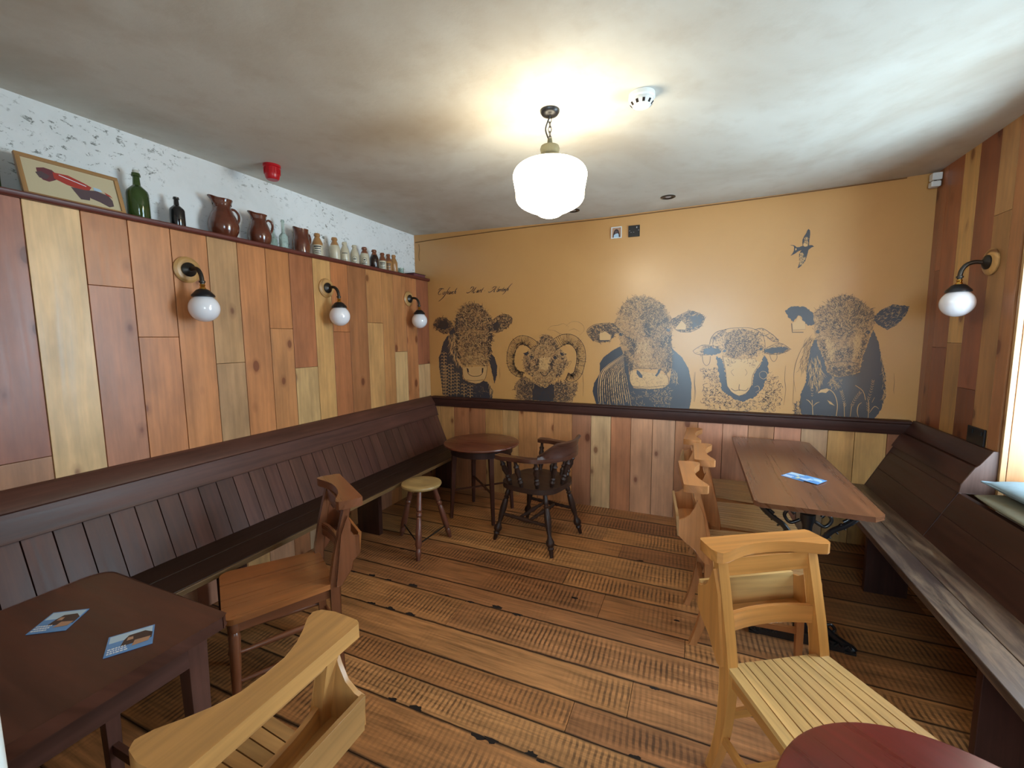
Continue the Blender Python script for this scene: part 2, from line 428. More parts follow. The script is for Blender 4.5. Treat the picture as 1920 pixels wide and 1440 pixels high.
sub = G(); sub.box((-2.9, -2.9, -0.1), (2.2, 4.0, -0.031), 'gap'); 
struct(sub.build('trim_1'))

# ceiling: one sagging sheet
cg = G(); nx, ny = 40, 60; vs = []; fs = []
for j in range(ny + 1):
    for i in range(nx + 1):
        x = -2.9 + 5.1 * i / nx; y = -2.9 + 6.9 * j / ny; vs.append((x, y, ceil_z(x, y)))
for j in range(ny):
    for i in range(nx):
        a = j * (nx + 1) + i; fs.append((a, a + nx + 1, a + nx + 2, a + 1))
cg.raw(vs, fs, 'ceil')
cg.box((-2.9, -2.9, 2.72), (2.2, 4.0, 2.78), 'ceil')
struct(cg.build('ceiling'))

# back wall (ochre paper above, pine boards below)
b = G(); b.box((-2.95, YB, -0.1), (2.0, YB + 0.2, 2.75), 'ochre'); wb = struct(b.build('wall_back'))
bx = [-2.46, -2.383, -2.223, -2.046, -1.871, -1.684, -1.521, -1.335, -1.175, -1.003, -0.832, -0.659, -0.49, -0.315, -0.139, 0.031, 0.209, 0.384, 0.556, 0.727, 0.891, 1.048, 1.229, 1.379]
bt = [(190, 138, 82), (196, 142, 84), (178, 112, 70), (172, 108, 68), (192, 136, 78), (202, 150, 92), (196, 132, 78), (200, 136, 84), (198, 134, 82), (168, 112, 80), (206, 164, 116), (188, 120, 78), (200, 142, 102), (196, 142, 104), (174, 114, 74),
      (196, 132, 100), (200, 140, 108), (184, 126, 88), (196, 132, 100), (190, 148, 110), (204, 152, 88), (208, 158, 92), (160, 96, 58)]
b = G()
for i in range(len(bx) - 1):
    b.box((bx[i] + .0015, YB - 0.018, -0.01), (bx[i + 1] - .0015, YB - 0.001, 0.83), 'pine', CP(*bt[i]), (0, 0, 1))
b.box((-2.47, YB - 0.004, 0), (1.379, YB - 0.0005, 0.84), 'gap')
struct(b.build('wall_back_boards', bevel=0.002))
# dado rail across the back wall
b = G()
b.prism([(YB, .822), (YB - .030, .822), (YB - .034, .83), (YB - .034, .895), (YB - .045, .902), (YB - .045, .915), (YB - .035, .921), (YB, .921)], -2.46, 1.345, 'x', 'dark', T_DARK2, (1, 0, 0))
struct(b.build('trim_2', bevel=.002))
# thin strip and cable line beneath the ceiling on the back wall

# left wall: plaster behind, pine boarding in front
b = G(); b.box((XL - .2, -2.9, -0.1), (XL, 3.95, 2.75), 'plas'); struct(b.build('wall_left'))
ly = [0.15, .40, .62, .87, 1.05, 1.22, 1.40, 1.58, 1.75, 1.93, 2.10, 2.29, 2.45, 2.62, 2.82, 3.01, 3.16, 3.34, 3.51, 3.709]
lt = [((170, 110, 80), 0, None), ((176, 120, 84), 0, None), ((164, 100, 76), 1.02, (176, 122, 84)), ((226, 182, 124), 0, None), ((192, 120, 70), 1.754, (182, 118, 84)), ((196, 126, 76), 1.521, (194, 122, 72)),
      ((200, 128, 74), 0, None), ((182, 136, 88), 1.37, (178, 134, 90)), ((192, 122, 70), 0, None), ((190, 120, 66), 1.575, (188, 124, 72)), ((174, 104, 62), 1.31, (198, 156, 100)), ((200, 148, 86), 0, None), ((186, 112, 62), 1.56, (176, 106, 62)),
      ((160, 100, 58), 0, None), ((184, 124, 70), 1.638, (200, 146, 86)), ((190, 128, 72), 0, None), ((190, 124, 72), 1.385, (204, 160, 104)), ((186, 116, 66), 0, None), ((156, 88, 56), 1.25, (200, 156, 106))]
b = G()
for i in range(len(ly) - 1):
    c, zs, c2 = lt[i]; y0, y1 = ly[i] + .0015, ly[i + 1] - .0015
    X0, X1 = -2.52, -2.50
    if zs:
        b.box((X0, y0, zs + .0008), (X1, y1, 2.072), 'pine', CP(*c), (0, 0, 1)); b.box((X0, y0, .45), (X1, y1, zs - .0008), 'pine', CP(*c2), (0, 0, 1))
    else: b.box((X0, y0, .45), (X1, y1, 2.072), 'pine', CP(*c), (0, 0, 1))
b.box((-2.60, 0.15, 0.0), (-2.519, YB - .001, 2.07), 'gap')
# boarding visible beneath the bench
yy = 0.2; rnd = R(5)
while yy < 3.6:
    w = rnd.uniform(.12, .19)
    b.box((-2.519, yy + .001, 0.0), (-2.50, min(yy + w, YB - .002) - .001, .45), 'pine', CP(*rnd.choice(bt)), (0, 0, 1)); yy += w
struct(b.build('wall_left_boards', bevel=.002))
# high shelf capping the boards
b = G(); b.prism([(XL, 2.072), (-2.482, 2.072), (-2.476, 2.078), (-2.474, 2.092), (-2.480, 2.098), (XL, 2.098)], 0.15, YB - .002, 'y', 'rail', T_RAIL, (0, 1, 0))
tag(b.build('wall_shelf', bevel=.0015), 'long narrow red-brown high shelf capping the left wall boards', 'shelf')

# right wall with its window openings, wall is 0.42 thick
def wall_with_openings(g, axis, p0, p1, a0, a1, ops, mat, z1=2.75):
    """solid wall slab between p0..p1 on its normal axis, running a0..a1, with openings (b0,b1,z0,z1)"""
    def bb(u0, u1, w0, w1):
        if u1 - u0 < 1e-4 or w1 - w0 < 1e-4: return
        if axis == 'x': g.box((p0, u0, w0), (p1, u1, w1), mat)
        else: g.box((u0, p0, w0), (u1, p1, w1), mat)
    x = a0
    for b0, b1, z0, zt in sorted(ops):
        bb(x, b0, -0.1, z1); bb(b0, b1, -0.1, z0); bb(b0, b1, zt, z1); x = b1
    bb(x, a1, -0.1, z1)
b = G(); wall_with_openings(b, 'x', XR + .02, 1.82, -2.9, 3.95, WIN_R, 'paint'); struct(b.build('wall_right'))
ry = [3.709, 3.64, 3.581, 3.407, 3.253, 3.077, 2.935, 2.845]
rt = [(150, 92, 56), (164, 98, 58), (158, 92, 54), (206, 158, 92), (146, 84, 54), (184, 136, 86), (170, 112, 70)]
b = G()
for i in range(len(ry) - 1):
    zs = {1: 1.9, 3: 1.45, 2: 1.42, 4: 1.2, 5: 2.1}.get(i)
    y0, y1 = ry[i + 1] + .001, ry[i] - .001
    if zs:
        b.box((XR, y0, zs + .001), (XR + .019, y1, 2.70), 'pine', CP(*rt[i]), (0, 0, 1)); b.box((XR, y0, .4), (XR + .019, y1, zs - .001), 'pine', jit(C3(*rt[i]), .3), (0, 0, 1))
    else: b.box((XR, y0, .4), (XR + .019, y1, 2.70), 'pine', CP(*rt[i]), (0, 0, 1))
rnd = R(3)
for (b0, b1, z0, z1) in ((1.75, 2.845, 2.21, 2.70), (-0.3, 1.75, .4, 2.70), (-2.5, -1.2, .0, 2.7)):     # boards over and between the windows
    y = b0
    while y < b1 - .01:
        w = min(rnd.uniform(.14, .18), b1 - y); b.box((XR, y + .001, z0), (XR + .019, y + w - .001, z1), 'pine', CP(*rnd.choice(rt)), (0, 0, 1)); y += w
b.box((XR + .0185, -2.5, 0), (XR + .0195, YB, .6), 'gap')
struct(b.build('wall_right_boards', bevel=.002))
# boarded window reveals, sash frame and glass
for wi, (y0, y1, z0, z1) in enumerate(WIN_R):
    b = G()
    for yy, s in ((y1, -1), (y0, 1)):
        xs = [XR + .001, 1.405, 1.52, 1.65, 1.79]; cc = [(190, 146, 98), (182, 126, 80), (176, 108, 64), (180, 134, 88)]
        for i in range(4): b.box((xs[i] + .001, min(yy, yy + s * .018), z0), (xs[i + 1] - .001, max(yy, yy + s * .018), z1), 'pine', CP(*cc[i]), (0, 0, 1))
    b.box((XR, y0, z1 - .018), (1.79, y1, z1), 'pine', C3(200, 140, 90), (0, 1, 0))
    b.box((XR - .03, y0, z0 - .03), (1.79, y1, z0), 'dark', T_DARK, (0, 1, 0))
    f_ = b.build('window_%d' % (wi + 1), bevel=.002); struct(f_)
    b = G()
    for (a, c, w) in ((y0, y1, 0),):
        for zz in (z0, (z0 + z1) / 2 - .02, z1 - .05): b.box((1.74, y0, zz), (1.79, y1, zz + .05), 'paint')
        for yy in (y0, (y0 + y1) / 2 - .02, y1 - .045): b.box((1.742, yy, z0), (1.788, yy + .045, z1), 'paint')
    b.build('window_frame', f_, bevel=.003)
b = G(); wall_with_openings(b, 'y', -2.75, YF, -2.9, 2.0, WIN_B, 'paint'); struct(b.build('wall_rear'))
for (x0, x1, z0, z1) in WIN_B:
    b = G()
    for zz in (z0, (z0 + z1) / 2 - .02, z1 - .05): b.box((x0, -2.58, zz), (x1, -2.53, zz + .05), 'paint')
    for xx in (x0, (x0 + x1) / 2 - .02, x1 - .045): b.box((xx, -2.578, z0), (xx + .045, -2.532, z1), 'paint')
    struct(b.build('window_3', bevel=.003))
# wall that ends beside the viewpoint (its white edge shows at the lower left)
b = G(); b.box((XL, 0.0, -0.05), (-0.592, 0.15, 2.7), 'paint'); struct(b.build('wall_front', bevel=.004))
#ENDSETTING

# ================================================================== BENCHES
def bench_left():
    t = thing('long_bench', 'long dark-stained wooden bench with matchboard back running along the left wall', 'bench', (-2.15, 1.9, 0))
    T = Matrix.Translation((2.15, -1.9, 0)); y0, y1 = 0.155, YB - .022
    b = G(); rnd = R(4); y = y0; i = 0
    while y < y1 - .02:
        w = .094 if y < 1.7 else rnd.uniform(.088, .10)
        e = min(y + w, y1); tt = jit(T_DARK, .16)
        b.prism([(-2.315, .435), (-2.295, .435), (-2.425, .745), (-2.445, .745)], y + .0022, e - .0022, 'y', 'dark', tt, (-.13, 0, .31), T=T); y = e
    b.prism([(-2.33, .435), (-2.313, .435), (-2.443, .745), (-2.49, .745)], y0, y1, 'y', 'gap', T=T)
    b.build('backrest', t, bevel=.002)
    b = G(); b.prism([(-2.432, .728), (-2.405, .728), (-2.412, .742), (-2.437, .838), (-2.47, .845)], y0, y1, 'y', 'dark', jit(T_DARK, .05), (0, 1, 0), T=T)
    b.prism([(-2.442, .842), (-2.431, .842), (-2.436, .852), (-2.476, .914), (-2.498, .922), (-2.498, .842)], y0, y1, 'y', 'dark', T_DARK, (0, 1, 0), T=T)
    b.build('top_rail', t, bevel=.003)
    b = G(); xs = [-2.318, -2.15, -1.98]
    for k in range(2): b.box((xs[k] + .001, y0, .422), (xs[k + 1] - .001, y1, .45), 'dark', C3(48, 32, 26), (0, 1, 0), T=T)
    b.box((-1.979, y0, .424), (-1.968, y1, .449), 'dark', C3(120, 92, 60), (0, 1, 0), T=T)
    b.build('seat', t, bevel=.003)
    for yy in (.35, 1.42, 2.50, 3.6):
        b = G(); b.box((-2.40, yy, .001), (-2.19, yy + .04, .421), 'dark', T_DARK2, (0, 0, 1), T=T); b.build('leg', t, bevel=.003)
bench_left()

def bench_right():
    t = thing('settle_bench', 'dark settle bench with worn greyish seat running along the right wall below the window', 'bench', (1.05, 1.8, 0))
    T = Matrix.Translation((-1.05, -1.8, 0)); y0, y1 = -0.6, YB - .022
    b = G(); fx = lambda z: 1.125 + (z - .45) * .185 / .38
    zs = [.44, .58, .70]
    for k in range(2):
        a, c = zs[k] + .0008, zs[k + 1] - .0008
        b.prism([(fx(a), a), (fx(c), c), (fx(c) + .022, c), (fx(a) + .022, a)], y0, 2.826, 'y', 'dark', jit(C3(66, 38, 30), .1), (0, 1, 0), T=T)
        b.prism([(fx(a), a), (fx(c), c), (fx(c) + .022, c), (fx(a) + .022, a)], 2.832, y1, 'y', 'dark', jit(C3(66, 38, 30), .1), (0, 1, 0), T=T)
    b.prism([(fx(.7), .7), (fx(.78), .78), (fx(.78) + .022, .78), (fx(.7) + .022, .7)], 2.832, y1, 'y', 'dark', C3(66, 38, 30), (0, 1, 0), T=T)
    b.build('backrest', t, bevel=.002)
    b = G()
    b.prism([(fx(.745) - .014, .745), (fx(.745) + .02, .745), (XR - .001, .775), (XR - .001, .838), (fx(.835) - .012, .835)], 2.832, y1, 'y', 'dark', T_DARK2, (0, 1, 0), T=T)
    b.prism([(fx(.84) - .002, .84), (XR - .001, .84), (XR - .001, .921), (XR - .02, .921), (fx(.85) - .004, .85)], 2.832, y1, 'y', 'dark', T_DARK2, (0, 1, 0), T=T)
    b.prism([(fx(.70) + .001, .701), (fx(.745) - .016, .745), (fx(.835) - .014, .835), (fx(.85) - .006, .85), (XR - .02, .923), (XR - .001, .923), (XR - .001, .701)], 2.8265, 2.8315, 'y', 'dark', C3(110, 84, 76), (0, 0, 1), T=T)  # closing end face; its paler tint paints in the window light
    b.build('top_rail', t, bevel=.003)
    b = G(); xs = [.878, .99, 1.135]
    for k in range(2): b.box((xs[k] + .0006, y0, .415), (xs[k + 1] - .0006, y1, .45), 'worn', C3(74, 60, 56) if k == 0 else C3(70, 52, 44), (0, 1, 0), T=T)
    b.build('seat', t, bevel=.004)
    for yy in (-.4, .8, 1.9, 3.0):
        b = G(); b.box((.95, yy, .001), (1.15, yy + .035, .414), 'dark', T_DARK2, (0, 0, 1), T=T); b.build('leg', t, bevel=.003)
bench_right()

# ================================================================== CHURCH CHAIRS
def orient(p0, p1):
    p0 = Vector(p0); d = Vector(p1) - p0
    q = Vector((0, 0, 1)).rotation_difference(d.normalized())
    return Matrix.Translation(p0) @ q.to_matrix().to_4x4(), d.length
def turned(g, p0, p1, prof, mat, tint, n=14):
    """prof: (fraction along, radius)"""
    T, L = orient(p0, p1)
    g.lathe([(r, f * L) for f, r in prof], mat, tint, n, T=T)

def chapel_chair(name, label, mat, tA, tB, loc, rz, slatted=True, group=None, deep=.0, cut=.0):
    t = thing(name, label, 'chair', loc, rz, group)
    bd = 0 if slatted else .035
    hb, hf = .180, .212
    b = G()
    if slatted:
        n = 11
        for i in range(n):
            a0, a1 = i / n, (i + 1) / n
            xb0, xb1 = -hb + 2 * hb * a0, -hb + 2 * hb * a1; xf0, xf1 = -hf + 2 * hf * a0, -hf + 2 * hf * a1
            e = .0026
            b.prism([(xb0 + e, -.195), (xb1 - e, -.195), (xf1 - e, .205 - cut), (xf0 + e, .205 - cut)], .428, .444, 'z', mat, jit(tB, .06), (0, 1, 0))
    else:
        pts = []
        for cx, cy, a in ((-hb + .01, -.195, 180), (hb - .01, -.195, 270)):
            for k in range(3): an = math.radians(a + 45 * k); pts.append((cx + .01 * math.cos(an), cy + .01 * math.sin(an)))
        for cx, cy, a in ((hf - .04, .17, 0), (-hf + .04, .17, 90)):
            for k in range(6): an = math.radians(a + 18 * k); pts.append((cx + .04 * math.cos(an), cy + .04 * math.sin(an)))
        b.prism(pts, .422, .445, 'z', mat, tB, (0, 1, 0))
    b.build('seat', t, bevel=.002)
    b = G()
    for s in (-1, 1):
        b.beam((s * (hb - .02), -.18, .40), (s * (hf - .03), .18 - cut, .40), .018, .048, mat, jit(tA))
    b.beam((-hf + .03, .178 - cut, .40), (hf - .03, .178 - cut, .40), .018, .048, mat, jit(tA)); b.beam((-hb + .02, -.178, .40), (hb - .02, -.178, .40), .018, .048, mat, jit(tA))
    b.build('seat_frame', t, bevel=.0015)
    # front legs
    for s in (-1, 1):
        b = G(); x = s * (hf - .028)
        if slatted: b.beam((x, .172 - cut, .426), (x, .180 - cut, .0), .036, .036, mat, jit(tA), up=(0, 1, 0), w1=.026, t1=.026)
        else: turned(b, (x, .172, .424), (x * 1.04, .185, .0), [(0, .014), (.03, .019), (.08, .020), (.11, .015), (.14, .021), (.45, .019), (.8, .015), (.86, .019), (.9, .014), (1, .012)], mat, tA)
        b.build('leg', t, bevel=.0015 if slatted else 0)
    # rear legs running up into the back posts, curved in profile
    prof = [(-.265, .0, .030), (-.228, .12, .034), (-.205, .26, .040), (-.200, .40, .046), (-.212, .50, .044), (-.240, .64, .036), (-.272, .778, .030)]
    if not slatted: prof = [(-.212, .0, .028), (-.205, .2, .034), (-.203, .42, .042), (-.218, .54, .038), (-.242, .66, .033), (-.270, .778, .028)]
    pc = smoothpts([(y, z, w) for y, z, w in prof], 4)
    for s in (-1, 1):
        out = [(p.x + p.z / 2, p.y) for p in pc] + [(p.x - p.z / 2, p.y) for p in reversed(pc)]
        x = s * .166
        b = G(); b.prism(out, x - .0155, x + .0155, 'x', mat, jit(tA), (0, 0, 1)); b.build('back_post', t, bevel=.002)
    # crest rail, hollowed towards the sitter
    pts = [(-.20, -.33), (.20, -.33)]
    q_ = [(.208, -.318), (.212, -.25), (.205, -.228), (.19, -.220), (.165, -.225), (.13, -.24), (.09, -.254), (.05, -.262)]
    q_ = [(x, y + deep * max(0, (y + .262) / .042)) for x, y in q_]
    pts += q_ + [(0, -.265)] + [(-x, y) for x, y in reversed(q_)]
    b = G(); b.prism(pts, .776, .812, 'z', mat, jit(tA, .04), (1, 0, 0)); b.build('crest_rail', t, bevel=.006)
    b = G(); b.beam((-.151, -.262, .742), (.151, -.262, .742), .016, .062, mat, jit(tA)); b.build('back_slat', t, bevel=.0015)
    # curved middle slat
    b = G(); n = 10; L = []
    for k in range(n + 1):
        a = -1 + 2 * k / n; L.append((a * .151, -.222 - .022 * (1 - a * a)))
    out = L + [(x, y - .014) for x, y in reversed(L)]
    b.prism(out, .535, .595, 'z', mat, jit(tA), (1, 0, 0)); b.build('back_slat', t, bevel=.0015)
    # book box behind the back
    b = G()
    for s in (-1, 1):
        x = s * .186
        b.prism([(-.205, .43), (-.225, .43), (-.245, .455), (-.275 , .495), (-.315 + bd, .525), (-.345 + bd, .555), (-.345 + bd, .635), (-.325 + bd, .64), (-.297 + bd * .6, .662), (-.278, .70), (-.266, .735), (-.235, .66)], x - .0055, x + .0055, 'x', mat, jit(tA), (0, 0, 1))
    b.prism([(-.337 + bd, .545), (-.350 + bd, .550), (-.358 + bd, .645), (-.346 + bd, .645)], -.181, .181, 'x', mat, jit(tB), (1, 0, 0))
    b.box((-.181, -.337 + bd, .540), (.181, -.245, .550), mat, tA, (1, 0, 0))
    b.build('book_box', t, bevel=.0015)
    def st(p0, p1, h=.028, w=.016):
        b = G()
        if slatted: b.beam(p0, p1, w, h, mat, jit(tA))
        else: turned(b, p0, p1, [(0, .008), (.3, .012), (.5, .0135), (.7, .012), (1, .008)], mat, tA, 10)
        b.build('stretcher', t, bevel=.0015 if slatted else 0)
    for s in (-1, 1):
        st((s * .168, -.21, .17), (s * .186, .168 - cut, .17))
        if not slatted: st((s * .168, -.20, .29), (s * .186, .168, .29))
    st((-.170, -.10, .165) if slatted else (-.155, -.222, .15), (.170, -.10, .165) if slatted else (.155, -.222, .15))
    st((-.178, .165, .24), (.178, .165, .24)) if not slatted else st((-.155, -.213, .25), (.155, -.213, .25))
    return t
def face(fx, fy): return math.atan2(-fx, fy)
gch = 'slatted church chairs lined up beside the wall table'
chapel_chair('church_chair', 'pale oak slatted church chair with book box, pulled up to the red round table', 'light', T_OAK, T_OAK2, (.377, 1.376, 0), face(.52, -.85))
B_ = chapel_chair('church_chair', 'slatted church chair nearest the viewer of three along the iron-legged table', 'light', C3(184, 122, 72), C3(176, 132, 86), (.275, 2.345, 0), face(.99, .10), group=gch)
dup(B_, (.335, 2.79, 0), face(.995, .02), 'slatted church chair in the middle of three along the iron-legged table')
dup(B_, (.275, 3.27, 0), face(.99, -.03), 'slatted church chair nearest the back wall of three along the iron-legged table')
chapel_chair('church_chair', 'worn pale oak church chair cropped at the bottom edge beside the dark square table', 'light', C3(206, 152, 88), C3(186, 140, 84), (-1.065, .552, 0), face(-1, 0), deep=.03, cut=.055)
chapel_chair('church_chair', 'brown polished church chair with solid seat and turned legs, facing the dark square table', 'mahog', C3(128, 76, 48), C3(168, 104, 56), (-1.675, 1.245, 0), face(-.52, -.85), slatted=False)

# ================================================================== TABLES, STOOL, ARMCHAIR
# dark square table, left
t = thing('square_table', 'dark square wooden table at lower left with two blue cards on it', 'table', (-1.5, .45, 0))
T = Matrix.Translation((1.5, -.45, 0))
b = G(); pts = [(-1.82, .17), (-1.19, .17), (-1.19, .715), (-1.205, .73)]
for k in range(6): a = math.radians(90 + 18 * k); pts.append((-1.76 + .06 * math.cos(a), .67 + .06 * math.sin(a)))
b.prism(pts, .702, .73, 'z', 'dark', C3(88, 52, 40), (1, 0, 0), T=T); b.build('table_top', t, bevel=.003)
b = G()
for lo, hi in (((-1.252, .23, .62), (-1.23, .67, .701)), ((-1.77, .23, .62), (-1.748, .67, .701)), ((-1.75, .668, .62), (-1.25, .688, .701)), ((-1.75, .21, .62), (-1.25, .23, .701))):
    b.box(lo, hi, 'dark', C3(92, 60, 52), T=T)
b.build('apron', t, bevel=.002)
for x in (-1.745, -1.255):
    for y in (.235, .665):
        b = G(); b.beam((x, y, .70), (x, y, 0), .052, .052, 'dark', C3(96, 62, 52), up=(0, 1, 0), w1=.034, t1=.034, T=T); b.build('leg', t, bevel=.002)
b = G(); b.beam((-1.745, .665, .16), (-1.255, .665, .16), .02, .035, 'dark', T_DARK, T=T); b.build('stretcher', t, bevel=.002)

# red round table, right foreground
t = thing('round_table', 'red mahogany round table cropped at the lower right corner', 'table', (.412, .754, 0))
b = G(); b.lathe([(.0, .694), (.20, .694), (.255, .698), (.264, .704), (.267, .711), (.264, .719), (.258, .7215), (0, .7215)], 'mahog', C3(120, 30, 28), 72, cap=False)
for f in range(len(b.f)):  # grain runs straight across the top
    b.uv[f] = [(b.v[i].x * .8 - b.v[i].y * .6, b.v[i].x * .6 + b.v[i].y * .8) for i in b.f[f]]
b.build('table_top', t)
b = G(); b.lathe([(.03, .10), (.05, .12), (.055, .18), (.03, .26), (.028, .34), (.045, .42), (.03, .52), (.028, .64), (.06, .68), (.11, .694)], 'mahog', C3(96, 30, 26), 24); b.build('pedestal', t)
for k in range(3):
    a = 2 * PI * k / 3 + .4; c, s = math.cos(a), math.sin(a); b = G()
    b.tube([(c * r, s * r, z) for r, z in smoothpts([(.03, .17, 0), (.10, .15, 0), (.17, .07, 0), (.23, .022, 0)], 5) for r, z in [(r, z)]] if False else [(c * p.x, s * p.x, p.y) for p in smoothpts([(.03, .17, 0), (.10, .15, 0), (.17, .07, 0), (.23, .018, 0)], 5)], .018, 'mahog', C3(96, 30, 26)); b.build('leg', t)

# small round table in the corner
t = thing('round_table', 'small dark round table in the corner by the left bench', 'table', (-1.655, 3.19, 0), .1)
b = G(); b.lathe([(0, .606), (.29, .606), (.314, .610), (.320, .618), (.316, .627), (.306, .630), (0, .630)], 'mahog', C3(108, 54, 38), 56, cap=False)
for f in range(len(b.f)): b.uv[f] = [(b.v[i].x, b.v[i].y) for i in b.f[f]]
b.build('table_top', t)
b = G(); b.lathe([(.255, .545), (.262, .545), (.262, .606), (.255, .606)], 'dark', C3(60, 34, 28), 48); b.build('apron', t)
for k in range(4):
    a = PI / 4 + k * PI / 2 - .1; c, s = math.cos(a), math.sin(a)
    b = G(); b.beam((c * .235, s * .235, .604), (c * .275, s * .275, 0), .040, .040, 'dark', C3(78, 44, 34), up=(c, s, 0), w1=.024, t1=.024); b.build('leg', t, bevel=.002)
for a in (PI / 4 - .1, 3 * PI / 4 - .1):
    c, s = math.cos(a), math.sin(a)
    b = G(); b.beam((-c * .25, -s * .25, .24 + (.012 if a > 1 else 0)), (c * .25, s * .25, .24 + (.012 if a > 1 else 0)), .016, .012, 'dark', C3(80, 46, 34)); b.build('stretcher', t, bevel=.001)

# stool
t = thing('stool', 'low round three-legged stool with pale worn seat and turned legs', 'stool', (-1.818, 2.54, 0))
b = G(); b.lathe([(0, .425), (.115, .425), (.138, .432), (.146, .445), (.143, .456), (.13, .461), (.08, .457), (0, .453)], 'light', C3(176, 148, 96), 48, cap=False)
for f in range(len(b.f)): b.uv[f] = [(b.v[i].x, b.v[i].y) for i in b.f[f]]
b.build('seat', t)
lp = [(0, .016), (.2, .019), (.28, .020), (.30, .013), (.32, .021), (.36, .021), (.38, .013), (.40, .018), (.6, .022), (.78, .023), (.83, .015), (.86, .021), (.93, .019), (.95, .014), (1, .013)]
feet = [(.126, -.241), (.140, .150), (-.222, .03)]
for x, y in feet:
    b = G(); turned(b, (x * .42, y * .42, .428), (x, y, 0), lp, 'mahog', C3(112, 66, 50), 16); b.build('leg', t)
for (i, j) in ((0, 1), (0, 2)):
    p, q = Vector((feet[i][0] * .87, feet[i][1] * .87, .10)), Vector((feet[j][0] * .87, feet[j][1] * .87, .10))
    b = G(); b.tube([p, q], .005, 'steel'); b.build('stretcher', t)

# smoker's bow armchair
def armchair():
    t = thing('captains_armchair', 'dark low-backed captains armchair with turned spindles beside the small round table', 'chair', (-1.06, 2.95, 0), face(-.98, .2))
    td = C3(60, 40, 32)
    b = G(); pts = []
    for k in range(40):
        a = 2 * PI * k / 40; c, s = math.cos(a), math.sin(a)
        x = .235 * math.copysign(abs(c) ** .55, c); y = .225 * math.copysign(abs(s) ** .62, s)
        if y < 0: x *= 1 - .10 * (-y / .225)
        pts.append((x, y))
    b.prism(pts, .415, .45, 'z', 'dark', td, (0, 1, 0)); b.build('seat', t, bevel=.008)
    L = [(0, .014), (.12, .017), (.16, .020), (.19, .013), (.21, .021), (.24, .015), (.27, .020), (.42, .025), (.55, .021), (.66, .014), (.70, .017), (.76, .029), (.80, .030), (.84, .019), (.87, .024), (.9, .016), (1, .012)]
    fp = {}
    for sx, sy in ((-1, 1), (1, 1), (-1, -1), (1, -1)):
        p0 = Vector((sx * .155, sy * .15, .418)); p1 = Vector((sx * .225, sy * .245, 0)); fp[(sx, sy)] = (p0, p1)
        b = G(); turned(b, p0, p1, L, 'dark', td, 16); b.build('leg', t)
    def at(sx, sy, f): p0, p1 = fp[(sx, sy)]; return p0 + (p1 - p0) * f
    SP = [(0, .009), (.12, .013), (.2, .010), (.24, .015), (.3, .011), (.5, .018), (.7, .011), (.76, .015), (.8, .010), (.88, .013), (1, .009)]
    for sx in (-1, 1):
        b = G(); turned(b, at(sx, 1, .52), at(sx, -1, .52), SP, 'dark', td, 12); b.build('stretcher', t)
    for f in (.40, .62):
        m0 = at(-1, 1, .52) * f + at(-1, -1, .52) * (1 - f); m1 = at(1, 1, .52) * f + at(1, -1, .52) * (1 - f)
        b = G(); turned(b, m0, m1, SP, 'dark', td, 12); b.build('stretcher', t)
    # arm bow
    path = []
    path.append((.285, .165)); path.append((.295, .09))
    for k in range(0, 13):
        a = math.radians(0 - 180 * k / 12); path.append((.285 * math.cos(a), .0 + .265 * math.sin(a)))
    path.append((-.295, .09)); path.append((-.285, .165))
    P = smoothpts([(x, y, 0) for x, y in path], 3); inn = []; out = []
    for i, p in enumerate(P):
        d = (P[min(i + 1, len(P) - 1)] - P[max(i - 1, 0)]).normalized(); nn = Vector((d.y, -d.x, 0))
        w = .026
        if i < 4 or i > len(P) - 5: w = .036
        if i in (0, len(P) - 1): w = .026
        inn.append(p - nn * w); out.append(p + nn * w)
    outl = [(p.x, p.y) for p in inn] + [(p.x, p.y) for p in reversed(out)]
    b = G(); b.prism(outl, .655, .683, 'z', 'mahog', C3(84, 48, 34), (0, 1, 0)); b.build('arm_bow', t, bevel=.006)
    # raised back crest, rolled over backwards
    b = G(); n = 22; vs = []; fs = []
    sec = [(-.010, .0), (-.016, .05), (-.030, .095), (-.046, .108), (-.060, .100), (-.050, .085), (-.040, .05), (-.044, .0)]
    for i in range(n + 1):
        f = i / n; a = math.radians(-32 - 116 * f); h = min(1.0, .25 + 3.5 * min(f, 1 - f))
        for (dr, dz) in sec:
            r1, r2 = .29 - dr - .02, .27 - dr - .02
            vs.append((r1 * math.cos(a), r2 * math.sin(a), .683 + dz * h))
    m = len(sec)
    for i in range(n):
        for j in range(m): fs.append((i * m + j, i * m + (j + 1) % m, (i + 1) * m + (j + 1) % m, (i + 1) * m + j))
    fs.append(tuple(reversed(range(m)))); fs.append(tuple(range(n * m, n * m + m)))
    fs = [tuple(reversed(q)) for q in fs]
    b.raw(vs, fs, 'mahog', C3(74, 44, 34), (1, 0, 0)); b.build('back_crest', t)
    for (px_, py_) in ((.287, .135), (.293, .01), (.245, -.13), (.14, -.228), (0, -.262), (-.14, -.228), (-.245, -.13), (-.293, .01), (-.287, .135)):
        b = G(); turned(b, (px_ * .72, py_ * .76, .446), (px_, py_, .658), [(0, .011), (.12, .015), (.2, .021), (.28, .013), (.33, .019), (.38, .012), (.6, .022), (.72, .015), (.78, .021), (.84, .012), (1, .011)], 'dark', td, 12); b.build('spindle', t)
armchair()

